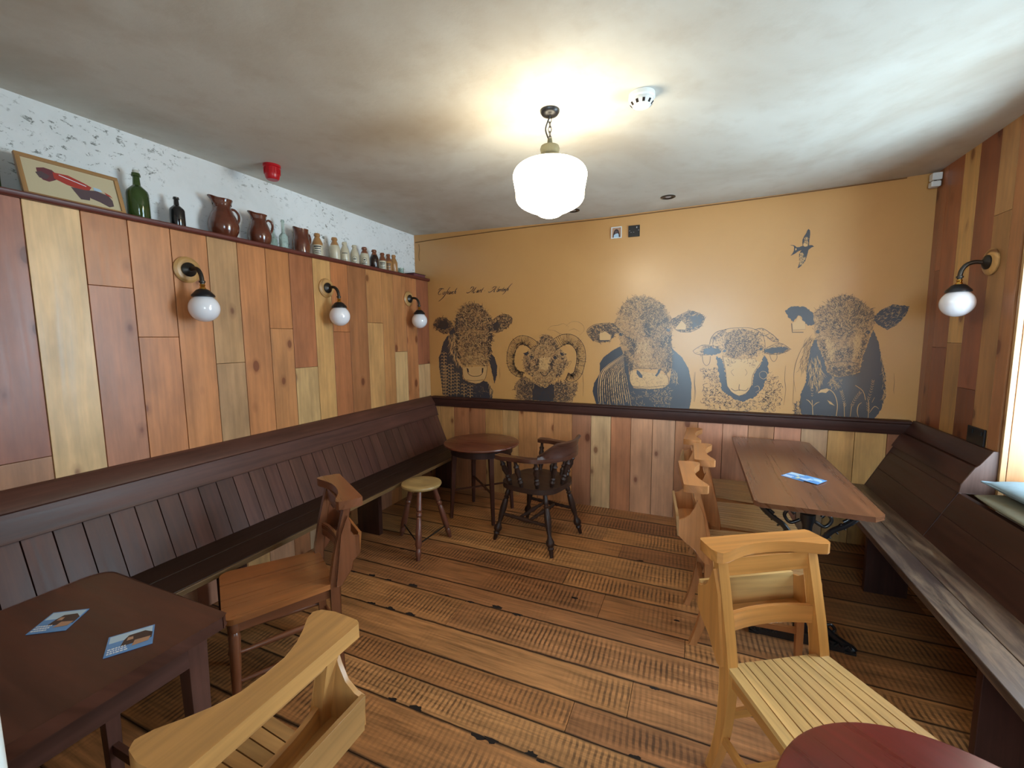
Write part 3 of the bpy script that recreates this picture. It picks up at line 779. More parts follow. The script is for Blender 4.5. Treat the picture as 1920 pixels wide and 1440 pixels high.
# iron-legged table, right
t = thing('iron_table', 'long brown wooden table on ornate black cast-iron legs by the right bench', 'table', (.515, 2.9, 0))
b = G(); c_ = .045
pts = [(-.245 + c_ * .5, -.705), (.245 - c_, -.71), (.245, -.71 + c_), (.245, .72 - c_), (.245 - c_, .72), (-.245 + c_ * .5, .72), (-.245, .72 - c_ * .5), (-.245, -.705 + c_ * .5)]
b.prism(pts, .718, .74, 'z', 'mahog', C3(116, 72, 46), (0, 1, 0)); b.build('table_top', t, bevel=.003)
def iron_end(y):
    def sc(pts, r=.011): return smoothpts([(p[0], y, p[1]) for p in pts], 5), r
    b = G()
    b.lathe([(.026, .055), (.034, .07), (.034, .10), (.018, .13), (.022, .20), (.034, .27), (.036, .31), (.020, .37), (.016, .44), (.026, .47), (.026, .49), (.018, .52), (.022, .60), (.032, .63), (.032, .655)], 'iron', n=16, T=Matrix.Translation((0, y, 0)))
    for k in range(8):   # fluted collar
        a = k * PI / 4; b.tube([(.034 * math.cos(a), y + .034 * math.sin(a), .26), (.038 * math.cos(a), y + .038 * math.sin(a), .32)], .006, 'iron', n=6)
    b.build('column', t)
    b = G(); b.prism([(-.205, .012), (-.17, .040), (-.06, .058), (.06, .058), (.17, .040), (.205, .012), (.205, .001), (-.205, .001)], y - .016, y + .016, 'y', 'iron')
    for q in (-.19, -.15, -.11, .11, .15, .19): b.tube([(q - .012, y - .019, .03), (q, y - .022, .045), (q + .012, y - .019, .03)], .006, 'iron', n=6)
    b.build('base_bar', t, bevel=.003)
    for s in (-1, 1):
        b = G()
        p, r = sc([(s * .02, .10), (s * .07, .115), (s * .12, .075), (s * .165, .045), (s * .195, .028), (s * .205, .012)], .014); b.tube(p, [.016] * (len(p) - 6) + [.018, .02, .022, .022, .018, .012], 'iron', flat=1.4)
        p, r = sc([(s * .03, .16), (s * .065, .165), (s * .085, .14), (s * .07, .12), (s * .055, .132)]); b.tube(p, .007, 'iron')
        p, r = sc([(s * .09, .105), (s * .12, .12), (s * .14, .10), (s * .13, .085)]); b.tube(p, .007, 'iron')
        b.box((s * .20 - .022, y - .022, 0.001), (s * .20 + .022, y + .022, .014), 'iron')
        b.build('foot', t, bevel=0)
        b = G()
        p, r = sc([(s * .02, .52), (s * .06, .535), (s * .10, .585), (s * .15, .62), (s * .19, .66), (s * .205, .70)], .012); b.tube(p, .012, 'iron', flat=1.3)
        p, r = sc([(s * .03, .62), (s * .07, .60), (s * .095, .635), (s * .075, .665), (s * .055, .645)]); b.tube(p, .008, 'iron')
        p, r = sc([(s * .11, .66), (s * .14, .68), (s * .16, .655), (s * .14, .635)]); b.tube(p, .007, 'iron')
        for q in (.30, .45, .6, .75): 
            pp = Vector((s * (.02 + .18 * q), y, .52 + .17 * q)); b.tube([pp, pp + Vector((s * .022, 0, -.022))], [.009, .004], 'iron', n=6)
        b.build('bracket', t)
    b = G(); b.box((-.215, y - .02, .705), (.215, y + .02, .717), 'iron'); b.build('top_bar', t, bevel=.002)
iron_end(-.53); iron_end(.50)
b = G(); p = smoothpts([(0, -.53, .17), (0, -.35, .13), (0, 0, .10), (0, .32, .13), (0, .50, .17)], 6); b.tube(p, .011, 'iron'); b.build('tie_bar', t)

# cards on the tables
def card(name, label, group, corners, z, scheme):
    """corners: four (x, y) in order; a thin printed card"""
    P = [Vector((x, y, 0)) for x, y in corners]; c = sum(P, Vector()) / 4
    o = thing(name, label, 'card', (c.x, c.y, z), 0, group)
    def q(u, v): return ((P[0] * (1 - u) + P[1] * u) * (1 - v) + (P[3] * (1 - u) + P[2] * u) * v) - c
    def poly(uv, zz, m, th=.0003):
        pts = [(q(u, v).x, q(u, v).y) for u, v in uv]
        g.prism(pts, zz, zz + th, 'z', m)
    g = G(); poly([(0, 0), (1, 0), (1, 1), (0, 1)], .0006, scheme[0], .0012)
    poly([(.04, .62), (.96, .62), (.96, .96), (.04, .96)], .0018, scheme[1])
    poly([(.30, .30), (.96, .34), (.97, .62), (.80, .80), (.45, .78), (.36, .60)], .0021, scheme[2])
    poly([(.55, .18), (.90, .22), (.94, .42), (.60, .44)], .0024, scheme[3])
    poly([(.42, .52), (.56, .52), (.55, .66), (.44, .66)], .0026, scheme[3])
    g.build('printed_face', o)
    g = G(); rnd = R(len(label))
    for r, vv in enumerate((.08, .18, .28)):
        u = .05
        while u < .42:
            w = rnd.uniform(.03, .07); poly([(u, vv), (u + w, vv), (u + w, vv + .05), (u, vv + .05)], .0024, 'cardwh'); u += w + .018
    g.build('white_lettering', o)
    return o
sc = ('card', 'cardsky', 'carddk', 'cardtan')
card('beer_card', 'blue printed card further from the table edge on the dark square table', 'cards on the square table', [(-1.605, .465), (-1.531, .516), (-1.592, .591), (-1.664, .541)], .73, sc)
card('beer_card', 'brighter blue printed card near the right edge of the dark square table', 'cards on the square table', [(-1.306, .498), (-1.256, .577), (-1.335, .623), (-1.386, .545)], .73, sc)
s2 = ('card', 'cardsky', 'card', 'yell')
card('beer_card', 'blue card with a pale yellow blob lying left on the iron-legged table', 'cards on the iron-legged table', [(.447, 2.675), (.535, 2.605), (.60, 2.700), (.512, 2.765)], .74, s2)
card('beer_card', 'plain blue card overlapping another, lying right on the iron-legged table', 'cards on the iron-legged table', [(.518, 2.632), (.590, 2.566), (.650, 2.650), (.570, 2.715)], .7432, ('card', 'card', 'cardsky', 'card'))

# ================================================================== LAMPS, CEILING FITTINGS
def sconce(y, wallx, s, label, z=1.875, dx=.12):
    """s = +1 when the arm points to +x"""
    t = thing('wall_lamp', label, 'wall lamp', (wallx, y, z), 0 if s > 0 else PI, 'opal globe wall lamps')
    T = Matrix.Rotation(PI / 2, 4, 'Y')
    b = G(); b.lathe([(0, 0.001), (.066, .001), (.068, .008), (.060, .014), (.052, .017), (0, .017)], 'pine', C3(196, 150, 92), 40, T=T, cap=False); b.build('wooden_pattress', t)
    b = G(); b.lathe([(0, .0172), (.036, .0172), (.037, .024), (.030, .030), (.018, .036), (.012, .040), (0, .040)], 'steel', n=28, T=T, cap=False); b.build('back_plate', t)
    b = G(); b.tube(smoothpts([(.036, 0, 0), (.065, 0, .004), (.095, 0, -.006), (.114, 0, -.032), (dx, 0, -.062), (dx, 0, -.082)], 5), .0105, 'steel', n=12)
    b.lathe([(.0105, -.03), (.015, -.028), (.015, -.020), (.0105, -.018)], 'steel', n=16, T=Matrix.Translation((dx, 0, -.045))); am = b.build('arm', t)
    b = G(); b.lathe([(.0, -.080), (.010, -.080), (.013, -.088), (.010, -.094), (.014, -.100), (.016, -.112), (0, -.112)], 'brass', n=20, T=Matrix.Translation((dx, 0, 0)), cap=False); b.build('brass_collar', am)
    b = G(); b.lathe([(.0, -.106), (.018, -.106), (.030, -.112), (.044, -.128), (.052, -.137), (.053, -.146), (.040, -.148), (0, -.146)], 'black', n=32, T=Matrix.Translation((dx, 0, 0)), cap=False); b.build('gallery', t)
    b = G(); r = .071; zc = -.205
    b.lathe([(r * math.sin(math.radians(a)), zc + r * math.cos(math.radians(a))) for a in list(range(35, 180, 6)) + [180]], 'opal', n=40, T=Matrix.Translation((dx, 0, 0)), cap=False); b.build('globe', t)
sconce(1.465, -2.50, 1, 'brass and opal globe wall lamp nearest the viewer on the left boards')
sconce(2.40, -2.50, 1, 'middle opal globe wall lamp of three on the left boards')
sconce(3.378, -2.50, 1, 'opal globe wall lamp nearest the painted back wall on the left boards')
sconce(3.05, XR, -1, 'opal globe wall lamp on the right wall beside the window', z=1.868)

PX, PY = -.632, 1.925; zc = ceil_z(PX, PY)
t = thing('pendant_lamp', 'lit white schoolhouse glass pendant lamp hanging from the ceiling', 'ceiling lamp', (PX, PY, zc))
b = G(); b.lathe([(0, -.026), (.018, -.026), (.034, -.020), (.042, -.010), (.043, -.001), (0, -.001)], 'black', n=36, cap=False); b.build('ceiling_rose', t)
b = G()
for k in range(5):
    zz = -.040 - k * .020; pts = []
    for i in range(13):
        a = 2 * PI * i / 12; x, z_ = .0075 * math.cos(a), .014 * math.sin(a)
        pts.append((x, 0, zz + z_) if k % 2 == 0 else (0, x, zz + z_))
    b.tube(pts, .0018, 'steel', n=6)
b.build('chain', t)
b = G(); b.tube(smoothpts([(0.004, 0, -.02), (-.010, 0, -.045), (-.020, 0, -.075), (-.012, 0, -.105), (.002, 0, -.135)], 5), .0035, 'black', n=8); b.build('flex', t)
b = G(); b.lathe([(.0, -.118), (.010, -.120), (.012, -.140), (.022, -.146), (.040, -.152), (.044, -.164), (.040, -.178), (.041, -.188), (.060, -.200), (.074, -.214), (.078, -.226), (0, -.226)], 'verd', n=40, cap=False); b.build('fitter', t)
b = G(); pr = smoothpts([(.070, -.214, 0), (.10, -.222, 0), (.145, -.242, 0), (.165, -.272, 0), (.161, -.310, 0), (.154, -.350, 0), (.152, -.378, 0), (.135, -.402, 0), (.095, -.424, 0), (.065, -.436, 0), (.045, -.450, 0), (.015, -.459, 0), (0.0005, -.460, 0)], 4)
b.lathe([(p.x, p.y) for p in pr], 'glow', n=56, cap=False); gs = b.build('glass_shade', t)

def det(name, label, cat, x, y, build):
    o = thing(name, label, cat, (x, y, ceil_z(x, y))); build(o); return o
def smoke(o):
    b = G(); b.lathe([(0, -.001), (.052, -.001), (.053, -.018), (.048, -.024), (0, -.024)], 'white', n=40, cap=False); b.build('base', o)
    b = G(); b.lathe([(0, -.0245), (.046, -.0245), (.047, -.034), (.036, -.048), (.026, -.053), (0, -.054)], 'white', n=40, cap=False); b.build('sensor_head', o)
    b = G()
    for k in range(10):
        a = 2 * PI * k / 10; c, s = math.cos(a), math.sin(a)
        b.beam((c * .0465, s * .0465, -.0355), (c * .0375, s * .0375, -.0465), .010, .0012, 'gap', up=(c, s, .6))
    b.build('vent_slots', o)
det('smoke_detector', 'white round smoke detector on the ceiling right of the pendant lamp', 'smoke detector', -.243, 1.95, smoke)
def sound(o):
    b = G(); b.lathe([(0, -.001), (.047, -.001), (.048, -.014), (.043, -.018), (.041, -.055), (.036, -.078), (.030, -.084), (0, -.084)], 'red', n=36, cap=False); b.build('body', o)
    b = G()
    for k in range(18):
        a = 2 * PI * k / 18; c, s = math.cos(a), math.sin(a); b.beam((c * .0435, s * .0435, -.022), (c * .0425, s * .0425, -.054), .003, .003, 'red', up=(c, s, 0))
    b.build('ribs', o)
det('alarm_sounder', 'red round fire alarm sounder on the ceiling above the shelf jugs', 'fire alarm', -2.335, 1.885, sound)
def spot(o):
    b = G(); b.lathe([(.050, -.001), (.050, -.004), (.040, -.006), (.036, -.003), (.034, -.0015), (0, -.0015)], 'black', n=32); b.build('trim_ring', o)
    b = G(); b.lathe([(0, -.0022), (.018, -.0022), (.020, -.0016)], 'slot', n=24, cap=False); b.build('lens', o)
det('ceiling_spotlight', 'black recessed ceiling spotlight near the back wall, right one of two', 'spotlight', -.224, 3.395, spot)['group'] = 'recessed ceiling spotlights'
det('ceiling_spotlight', 'black recessed ceiling spotlight near the back wall, half behind the pendant shade', 'spotlight', -.927, 3.41, spot)['group'] = 'recessed ceiling spotlights'

# ================================================================== THINGS ON THE BACK WALL
def back(px_, py_, y=YB):
    v = ROWS @ Vector((px_ - 960, py_ - 720, F)); return CAMPOS + v * (y / v.y)
# small framed portrait
a = back(1156, 436.5); t = thing('framed_photo', 'tiny white-framed portrait beside the black switch high on the back wall', 'picture', (a.x, YB - .001, a.z))
b = G(); w, h = .043, .046
for lo, hi in (((-w, -.010, -h), (-w + .007, 0, h)), ((w - .007, -.010, -h), (w, 0, h)), ((-w + .007, -.010, h - .007), (w - .007, 0, h)), ((-w + .007, -.010, -h), (w - .007, 0, -h + .007))): b.box(lo, hi, 'white')
b.build('frame', t, bevel=.001)
b = G(); b.box((-w + .007, -.004, -h + .007), (w - .007, -.001, h - .007), 'cardtan')
b.prism([(-.028, -.038), (-.026, -.010), (-.020, .012), (-.010, .026), (.004, .028), (.016, .018), (.024, -.004), (.030, -.036)], -.0048, -.0041, 'y', 'carddk')
b.prism([(-.022, -.038), (-.020, -.018), (-.008, -.010), (.010, -.006), (.018, -.014), (.020, -.038)], -.0055, -.0049, 'y', 'cardsky')
b.prism([(-.012, -.006), (-.012, .008), (-.004, .016), (.008, .012), (.010, -.002), (.0, -.008)], -.0055, -.0049, 'y', 'cargr')
b.build('portrait', t)
a = back(1189, 433.5); t = thing('wall_socket', 'black square plug socket high on the back wall', 'socket', (a.x, YB - .001, a.z))
b = G(); b.box((-.045, -.009, -.045), (.045, 0, .045), 'black'); pl = b.build('plate', t, bevel=.003)
b = G(); b.box((.014, -.014, .012), (.030, -.009, .034), 'black'); b.box((.018, -.0146, .020), (.026, -.014, .032), 'slot'); b.build('rocker_switch', pl, bevel=.001)
b = G()
for x, z in ((-.034, .004), (.036, .004)): b.lathe([(0, 0), (.003, 0), (.003, .001), (0, .001)], 'slot', n=10, T=Matrix.Translation((x, -.009, z)) @ Matrix.Rotation(PI / 2, 4, 'X'), cap=False)
for x, z, w, h in ((-.022, -.010, .008, .003), (-.002, -.010, .008, .003)): b.box((x - w / 2, -.0095, z - h / 2), (x + w / 2, -.009, z + h / 2), 'slot')
b.build('screws', pl)
# black socket on the right wall
t = thing('wall_socket', 'black square socket plate low on the right wall beside the window', 'socket', (XR - .001, 3.015, .965))
b = G(); b.box((-.010, -.075, -.045), (0, .075, .045), 'black'); pl = b.build('plate', t, bevel=.003)
b = G()
for y in (-.05, .03): b.box((-.014, y - .010, .010), (-.010, y + .010, .032), 'black')
b.build('rocker_switch', pl, bevel=.001)
# white sensor in the corner
t = thing('corner_sensor', 'small off-white motion sensor box in the upper right corner', 'sensor', (1.352, 3.655, 2.465))
b = G(); b.box((-.026, -.020, .0), (.024, .030, .045), 'white'); b.build('housing', t, bevel=.006)
b = G(); b.box((-.030, -.024, -.042), (.020, .026, -.006), 'white'); b.build('sensor_head', t, bevel=.008)
b = G(); b.tube([(-.004, 0, .0), (-.006, 0, -.008)], .008, 'gap', n=8); b.build('swivel', t)
# thin cable beneath the ceiling line
p = [back(x, y) + Vector((0, -.006, 0)) for x, y in ((779, 455), (860, 443), (1000, 425), (1130, 411), (1260, 394.5), (1400, 376), (1560, 354), (1700, 334))]
b = G(); b.tube(smoothpts(p, 4), .0032, 'tape', n=8)
tag(b.build('cable'), 'thin brown cable running just below the ceiling on the back wall', 'cable')
p = [back(x, y) + Vector((0, -.006, 0)) for x, y in ((786, 458), (787, 468), (786, 480), (787, 489))]
b = G(); b.tube(smoothpts(p, 3), .0022, 'tape', n=6)
tag(b.build('cable'), 'short loose brown cable end hanging at the top left corner of the back wall', 'cable')

# ================================================================== SHELF COLLECTION
SZ = 2.0985
def on_shelf(name, label, cat, y, x=-2.56, group=None, rz=0.0):
    return thing(name, label, cat, (x, y, SZ), rz, group)
def lath(o, name, prof, mat, n=28, **k):
    b = G(); b.lathe(prof, mat, n=n, cap=False, **k); return b.build(name, o)
# framed racing car picture
t = on_shelf('framed_picture', 'wood-framed picture of a red vintage racing car leaning on the shelf', 'picture', 1.065, -2.535)
t.rotation_euler = (0, 0, 0)
lean = Matrix.Rotation(math.radians(-16), 4, 'Y')
b = G(); W2, H = .172, .185
for lo, hi in (((-.008, -W2, 0), (.008, W2, .016)), ((-.008, -W2, H - .016), (.008, W2, H)), ((-.008, -W2, .016), (.008, -W2 + .016, H - .016)), ((-.008, W2 - .016, .016), (.008, W2, H - .016))):
    b.box(lo, hi, 'light', C3(176, 132, 84), T=lean)
b.build('frame', t, bevel=.0015)
b = G(); b.box((-.004, -W2 + .016, .016), (.001, W2 - .016, H - .016), 'paper', T=lean)
def ppoly(pts, m, x):  # picture coordinates: 0..1 across (towards +y), 0..1 up
    q = [(-W2 + .016 + u * (2 * W2 - .032), .016 + v * (H - .032)) for u, v in pts]
    b.prism(q, x, x + .0004, 'x', m, T=lean)
ppoly([(.14, .78), (.22, .84), (.30, .82), (.34, .72), (.36, .62), (.30, .52), (.24, .44), (.18, .46), (.14, .58)], 'carmar', .0012)
ppoly([(.30, .76), (.46, .78), (.62, .66), (.70, .58), (.66, .44), (.56, .42), (.42, .48), (.30, .58)], 'carred', .0016)
ppoly([(.46, .44), (.60, .44), (.66, .30), (.64, .14), (.54, .12), (.50, .28)], 'cargr', .0020)
ppoly([(.60, .44), (.74, .50), (.88, .44), (.92, .30), (.92, .12), (.86, .06), (.76, .16), (.66, .22)], 'cargr', .0018)
ppoly([(.84, .52), (.90, .46), (.93, .38), (.86, .44)], 'carred', .0022)
ppoly([(.72, .60), (.80, .58), (.82, .50), (.72, .50)], 'cardsky', .0022)
ppoly([(.36, .73), (.64, .58), (.64, .56), (.36, .71)], 'cardwh', .0021)
ppoly([(.12, .64), (.18, .70), (.26, .62), (.22, .50), (.15, .50)], 'cargr', .0022)
b.build('racing_car_print', t)
# glass bottles
def bottle(name, label, y, r, h, mat, x=-2.56, neck=.35, stop=None, group=None):
    o = on_shelf(name, label, 'bottle', y, x, group); nh = h * (1 - neck)
    gb = lath(o, 'glass_body', [(0, .004), (r * .5, .002), (r * .92, 0), (r, .006), (r, nh * .86), (r * .93, nh * .95), (r * .62, nh * 1.06), (r * .36, nh * 1.14), (r * .31, h * .90), (r * .31, h * .93)], mat)
    lath(gb, 'lip', [(r * .31, h * .925), (r * .42, h * .93), (r * .43, h * .965), (r * .36, h * .97), (r * .38, h), (0, h)], mat)
    if stop: lath(gb, 'stopper', [(0, h + .001), (r * .30, h + .001), (r * .28, h + .014), (0, h + .016)], stop)
    return o
bottle('glass_bottle', 'green glass bottle at the far left end of the shelf', .80, .040, .23, 'green')
bottle('glass_bottle', 'big olive green glass bottle with a pale stopper next to the framed picture', 1.305, .044, .222, 'green', stop='cork')
bottle('glass_bottle', 'small black glass bottle between the green bottle and the largest jug', 1.478, .034, .158, 'dkglass')
bottle('glass_bottle', 'slim clear glass bottle between two brown jugs', 2.12, .028, .195, 'clear', neck=.5)
bottle('glass_bottle', 'faint clear glass bottle pressed close behind the second brown jug', 2.075, .024, .135, 'clear', x=-2.60, neck=.5)
# jugs: handle to +y, spout to -y
def jug(label, y, prof, mat, spout, handle, hr=.007, bands=()):
    o = on_shelf('jug', label, 'jug', y, -2.558, 'brown glazed jugs on the shelf')
    b = G(); n = 40; zt = prof[-1][1]; vs = []; fs = []
    pr = prof + [(prof[-1][0] - .005, zt - .001), (prof[-1][0] - .007, zt - .03)]
    for r, z in pr:
        for i in range(n):
            a = 2 * PI * i / n; k = max(0, -math.sin(a)) ** 10
            lift = max(0, (z - (zt - .045)) / .045); lift = min(lift, 1)
            rr = r + spout * k * lift ** 1.5
            vs.append((rr * math.cos(a), rr * math.sin(a), z + .010 * k * lift))
    for j in range(len(pr) - 1):
        for i in range(n):
            k = (i + 1) % n; fs.append((j * n + i, j * n + k, (j + 1) * n + k, (j + 1) * n + i))
    fs.append(tuple(reversed(range(n)))); b.raw(vs, fs, mat, seed=.5); b.build('body', o)
    b = G(); b.tube(smoothpts([(0, yy, zz) for yy, zz in handle], 6), hr, mat, n=10, flat=1.3); b.build('handle', o)
jug('largest brown glazed jug with a big round belly on the shelf', 1.722, [(.048, 0), (.060, .004), (.074, .035), (.078, .065), (.072, .100), (.052, .145), (.042, .165), (.044, .185), (.054, .212)], 'glaze', .026,
    [(.046, .170), (.072, .172), (.094, .150), (.094, .120), (.080, .095), (.068, .085)])
jug('second largest brown glazed jug with thin looped handle on the shelf', 1.948, [(.044, 0), (.052, .004), (.063, .030), (.067, .058), (.062, .090), (.047, .130), (.039, .152), (.040, .170), (.048, .185)], 'glaze', .024,
    [(.044, .145), (.062, .165), (.088, .158), (.094, .130), (.080, .095), (.060, .080)], .0055)
jug('squat straight-sided brown jug beside the row of stoneware bottles', 2.262, [(.046, 0), (.051, .004), (.055, .04), (.055, .085), (.050, .105), (.048, .120), (.047, .150), (.049, .165)], 'glaze', .012,
    [(.046, .140), (.066, .142), (.076, .120), (.072, .090), (.054, .068)])
# stoneware bottles
def stoneware(y, h, r, top, body, label, mark, split=.52, x=-2.56):
    o = on_shelf('stoneware_bottle', label, 'bottle', y, x, 'stoneware bottles on the shelf')
    zs = h * split
    full = [(r * .9, 0), (r, .005), (r, h * .50), (r * .96, h * .58), (r * .72, h * .72), (r * .50, h * .82), (r * .42, h * .88)]
    def cut(lo, hi):
        out = []
        for (r0, z0), (r1, z1) in zip(full, full[1:]):
            for z in [max(lo, z0), min(hi, z1)]:
                if z0 <= z <= z1 and lo <= z <= hi: rr = r0 + (r1 - r0) * ((z - z0) / (z1 - z0)); out.append((rr, z)) if not out or abs(out[-1][1] - z) > 1e-5 else None
        return out
    lath(o, 'body', [(0, 0)] + cut(0, zs), body)
    sh = lath(o, 'shoulder', cut(zs, h), top)
    lath(sh, 'lip', [(r * .42, h * .875), (r * .58, h * .885), (r * .60, h * .94), (r * .54, h * .96), (r * .50, h), (0, h)], top)
    if mark is None: return
    b = G(); a0 = math.atan2(-y, -x if False else -x)   # face the middle of the room
    ang = math.atan2(0 - y, 0 - x)
    def arcstrip(z0, z1, w0, w1):
        vs = []; n = 6
        for i in range(n + 1):
            a = ang + (w0 + (w1 - w0) * i / n); vs += [((r + .0007) * math.cos(a), (r + .0007) * math.sin(a), z0), ((r + .0007) * math.cos(a), (r + .0007) * math.sin(a), z1)]
        b.raw(vs, [(2 * i, 2 * i + 2, 2 * i + 3, 2 * i + 1) for i in range(n)], 'print')
    if mark == 'bands':
        for z0, z1, w in ((.32, .36, .55), (.40, .45, .7), (.22, .25, .6), (.14, .165, .5)): arcstrip(h * z0, h * z1, -w, w)
    elif mark == 'word':
        for k in range(6): arcstrip(h * .42, h * .47, -.55 + k * .19, -.55 + k * .19 + .13)
        arcstrip(h * .12, h * .135, -.5, .5)
    elif mark == 'oval':
        P = []
        for i in range(25):
            a = 2 * PI * i / 24; P.append(((r + .0008) * math.cos(ang + .55 * math.cos(a)), (r + .0008) * math.sin(ang + .55 * math.cos(a)), h * .27 + h * .15 * math.sin(a)))
        b.tube(P, .0011, 'print', n=5); arcstrip(h * .25, h * .29, -.35, .35)
        arcstrip(h * .31, h * .325, -.25, .25)
    elif mark == 'crest':
        P = []
        for i in range(25):
            a = 2 * PI * i / 24; P.append(((r + .0008) * math.cos(ang + .42 * math.cos(a)), (r + .0008) * math.sin(ang + .42 * math.cos(a)), h * .34 + h * .11 * math.sin(a)))
        b.tube(P, .0014, 'print', n=5); arcstrip(h * .31, h * .37, -.22, .22); arcstrip(h * .12, h * .15, -.6, .6); arcstrip(h * .18, h * .20, -.5, .5)
    b.build('printed_mark', o)
sb = [(2.402, .168, .037, 'stonetan', 'stone', 'tan-necked cream stoneware bottle touching the squat brown jug', 'bands', .50),
      (2.565, .172, .038, 'stonetan', 'stone', 'plain cream stoneware bottle with tan neck, second in the row from the jugs', None, .66),
      (2.667, .158, .034, 'stone', 'stone', 'all-cream stoneware bottle with one word of print, third in the row', 'word', .55),
      (2.772, .155, .034, 'stone', 'stone', 'all-cream stoneware bottle with an oval mark, fourth in the row', 'oval', .55),
      (2.885, .160, .037, 'stonebr', 'stone', 'cream stoneware bottle with red-brown neck and a round crest', 'crest', .68),
      (3.107, .152, .033, 'stonebr', 'stone', 'small cream stoneware bottle with brown neck right of the dark brown one', 'bands', .55),
      (3.188, .155, .031, 'stonebr', 'stonetan', 'small two-tone brown stoneware bottle squeezed second from the end of the row', 'bands', .60),
      (3.262, .160, .034, 'stonetan', 'stonetan', 'tan stoneware bottle at the very end of the row', None, .5)]
for y, h, r, tp, bd, lb, mk, sp in sb: stoneware(y, h, r, tp, bd, lb, mk, sp)
stoneware(3.003, .160, .036, 'stonebr', 'stonedk', 'dark brown bottle standing among the cream stoneware bottles', None, .72)
t = on_shelf('book', 'black book lying flat at the back wall end of the shelf', 'book', 3.575, -2.555)
b = G(); b.box((-.055, -.095, 0), (.055, .100, .005), 'dkglass'); b.box((-.055, -.095, .027), (.055, .100, .032), 'dkglass'); b.box((-.055, -.095, .005), (-.050, .1, .027), 'dkglass'); b.build('cover', t, bevel=.001)
b = G(); b.box((-.049, -.09, .0052), (.050, .095, .0268), 'carmar'); b.build('pages', t)
t = on_shelf('glass_tumbler', 'small clear glass standing behind the black book', 'glass', 3.42, -2.60)
lath(t, 'glass', [(0, .002), (.020, 0), (.022, .004), (.026, .07), (.0245, .07), (.0205, .008), (0, .008)], 'clear')

# cushions on the window sill
t = thing('cushion', 'flat blue-grey seat cushion on top of the window ledge', 'cushion', (1.50, 2.40, .790), .05)
def pillow(sx, sy, h, mat, name, parent):
    b = G(); n = 20; vs = []; fs = []
    for s in (1, -1):
        for j in range(n + 1):
            for i in range(n + 1):
                u, v = math.sin(PI / 2 * (-1 + 2 * i / n)), math.sin(PI / 2 * (-1 + 2 * j / n))
                e = max(0, (1 - abs(u) ** 4)) ** .5 * max(0, (1 - abs(v) ** 6)) ** .5
                rr = 1 - .06 * (abs(u) * abs(v)) ** 3
                vs.append((u * sx * rr, v * sy * rr, s * h * e + .003 * math.sin(u * 7 + s) * math.sin(v * 5) * e))
    m = (n + 1) ** 2
    for j in range(n):
        for i in range(n):
            a = j * (n + 1) + i; fs.append((a, a + 1, a + n + 2, a + n + 1)); fs.append(tuple(reversed((a + m, a + 1 + m, a + n + 2 + m, a + n + 1 + m))))
    b.raw(vs, fs, mat); o = b.build(name, parent); return o
cb = pillow(.20, .36, .030, 'blanket', 'cushion_body', t)
b = G(); b.tube([(x, y, 0) for x, y in ((-.195, -.355), (.195, -.355), (.195, .355), (-.195, .355), (-.195, -.355))], .004, 'blanket', n=6); b.build('piping', cb)
t = thing('cushion', 'olive-grey folded blanket beneath the blue cushion on the window ledge', 'blanket', (1.46, 2.36, .727), 0)
pillow(.22, .38, .025, 'blanket2', 'folded_layer', t)

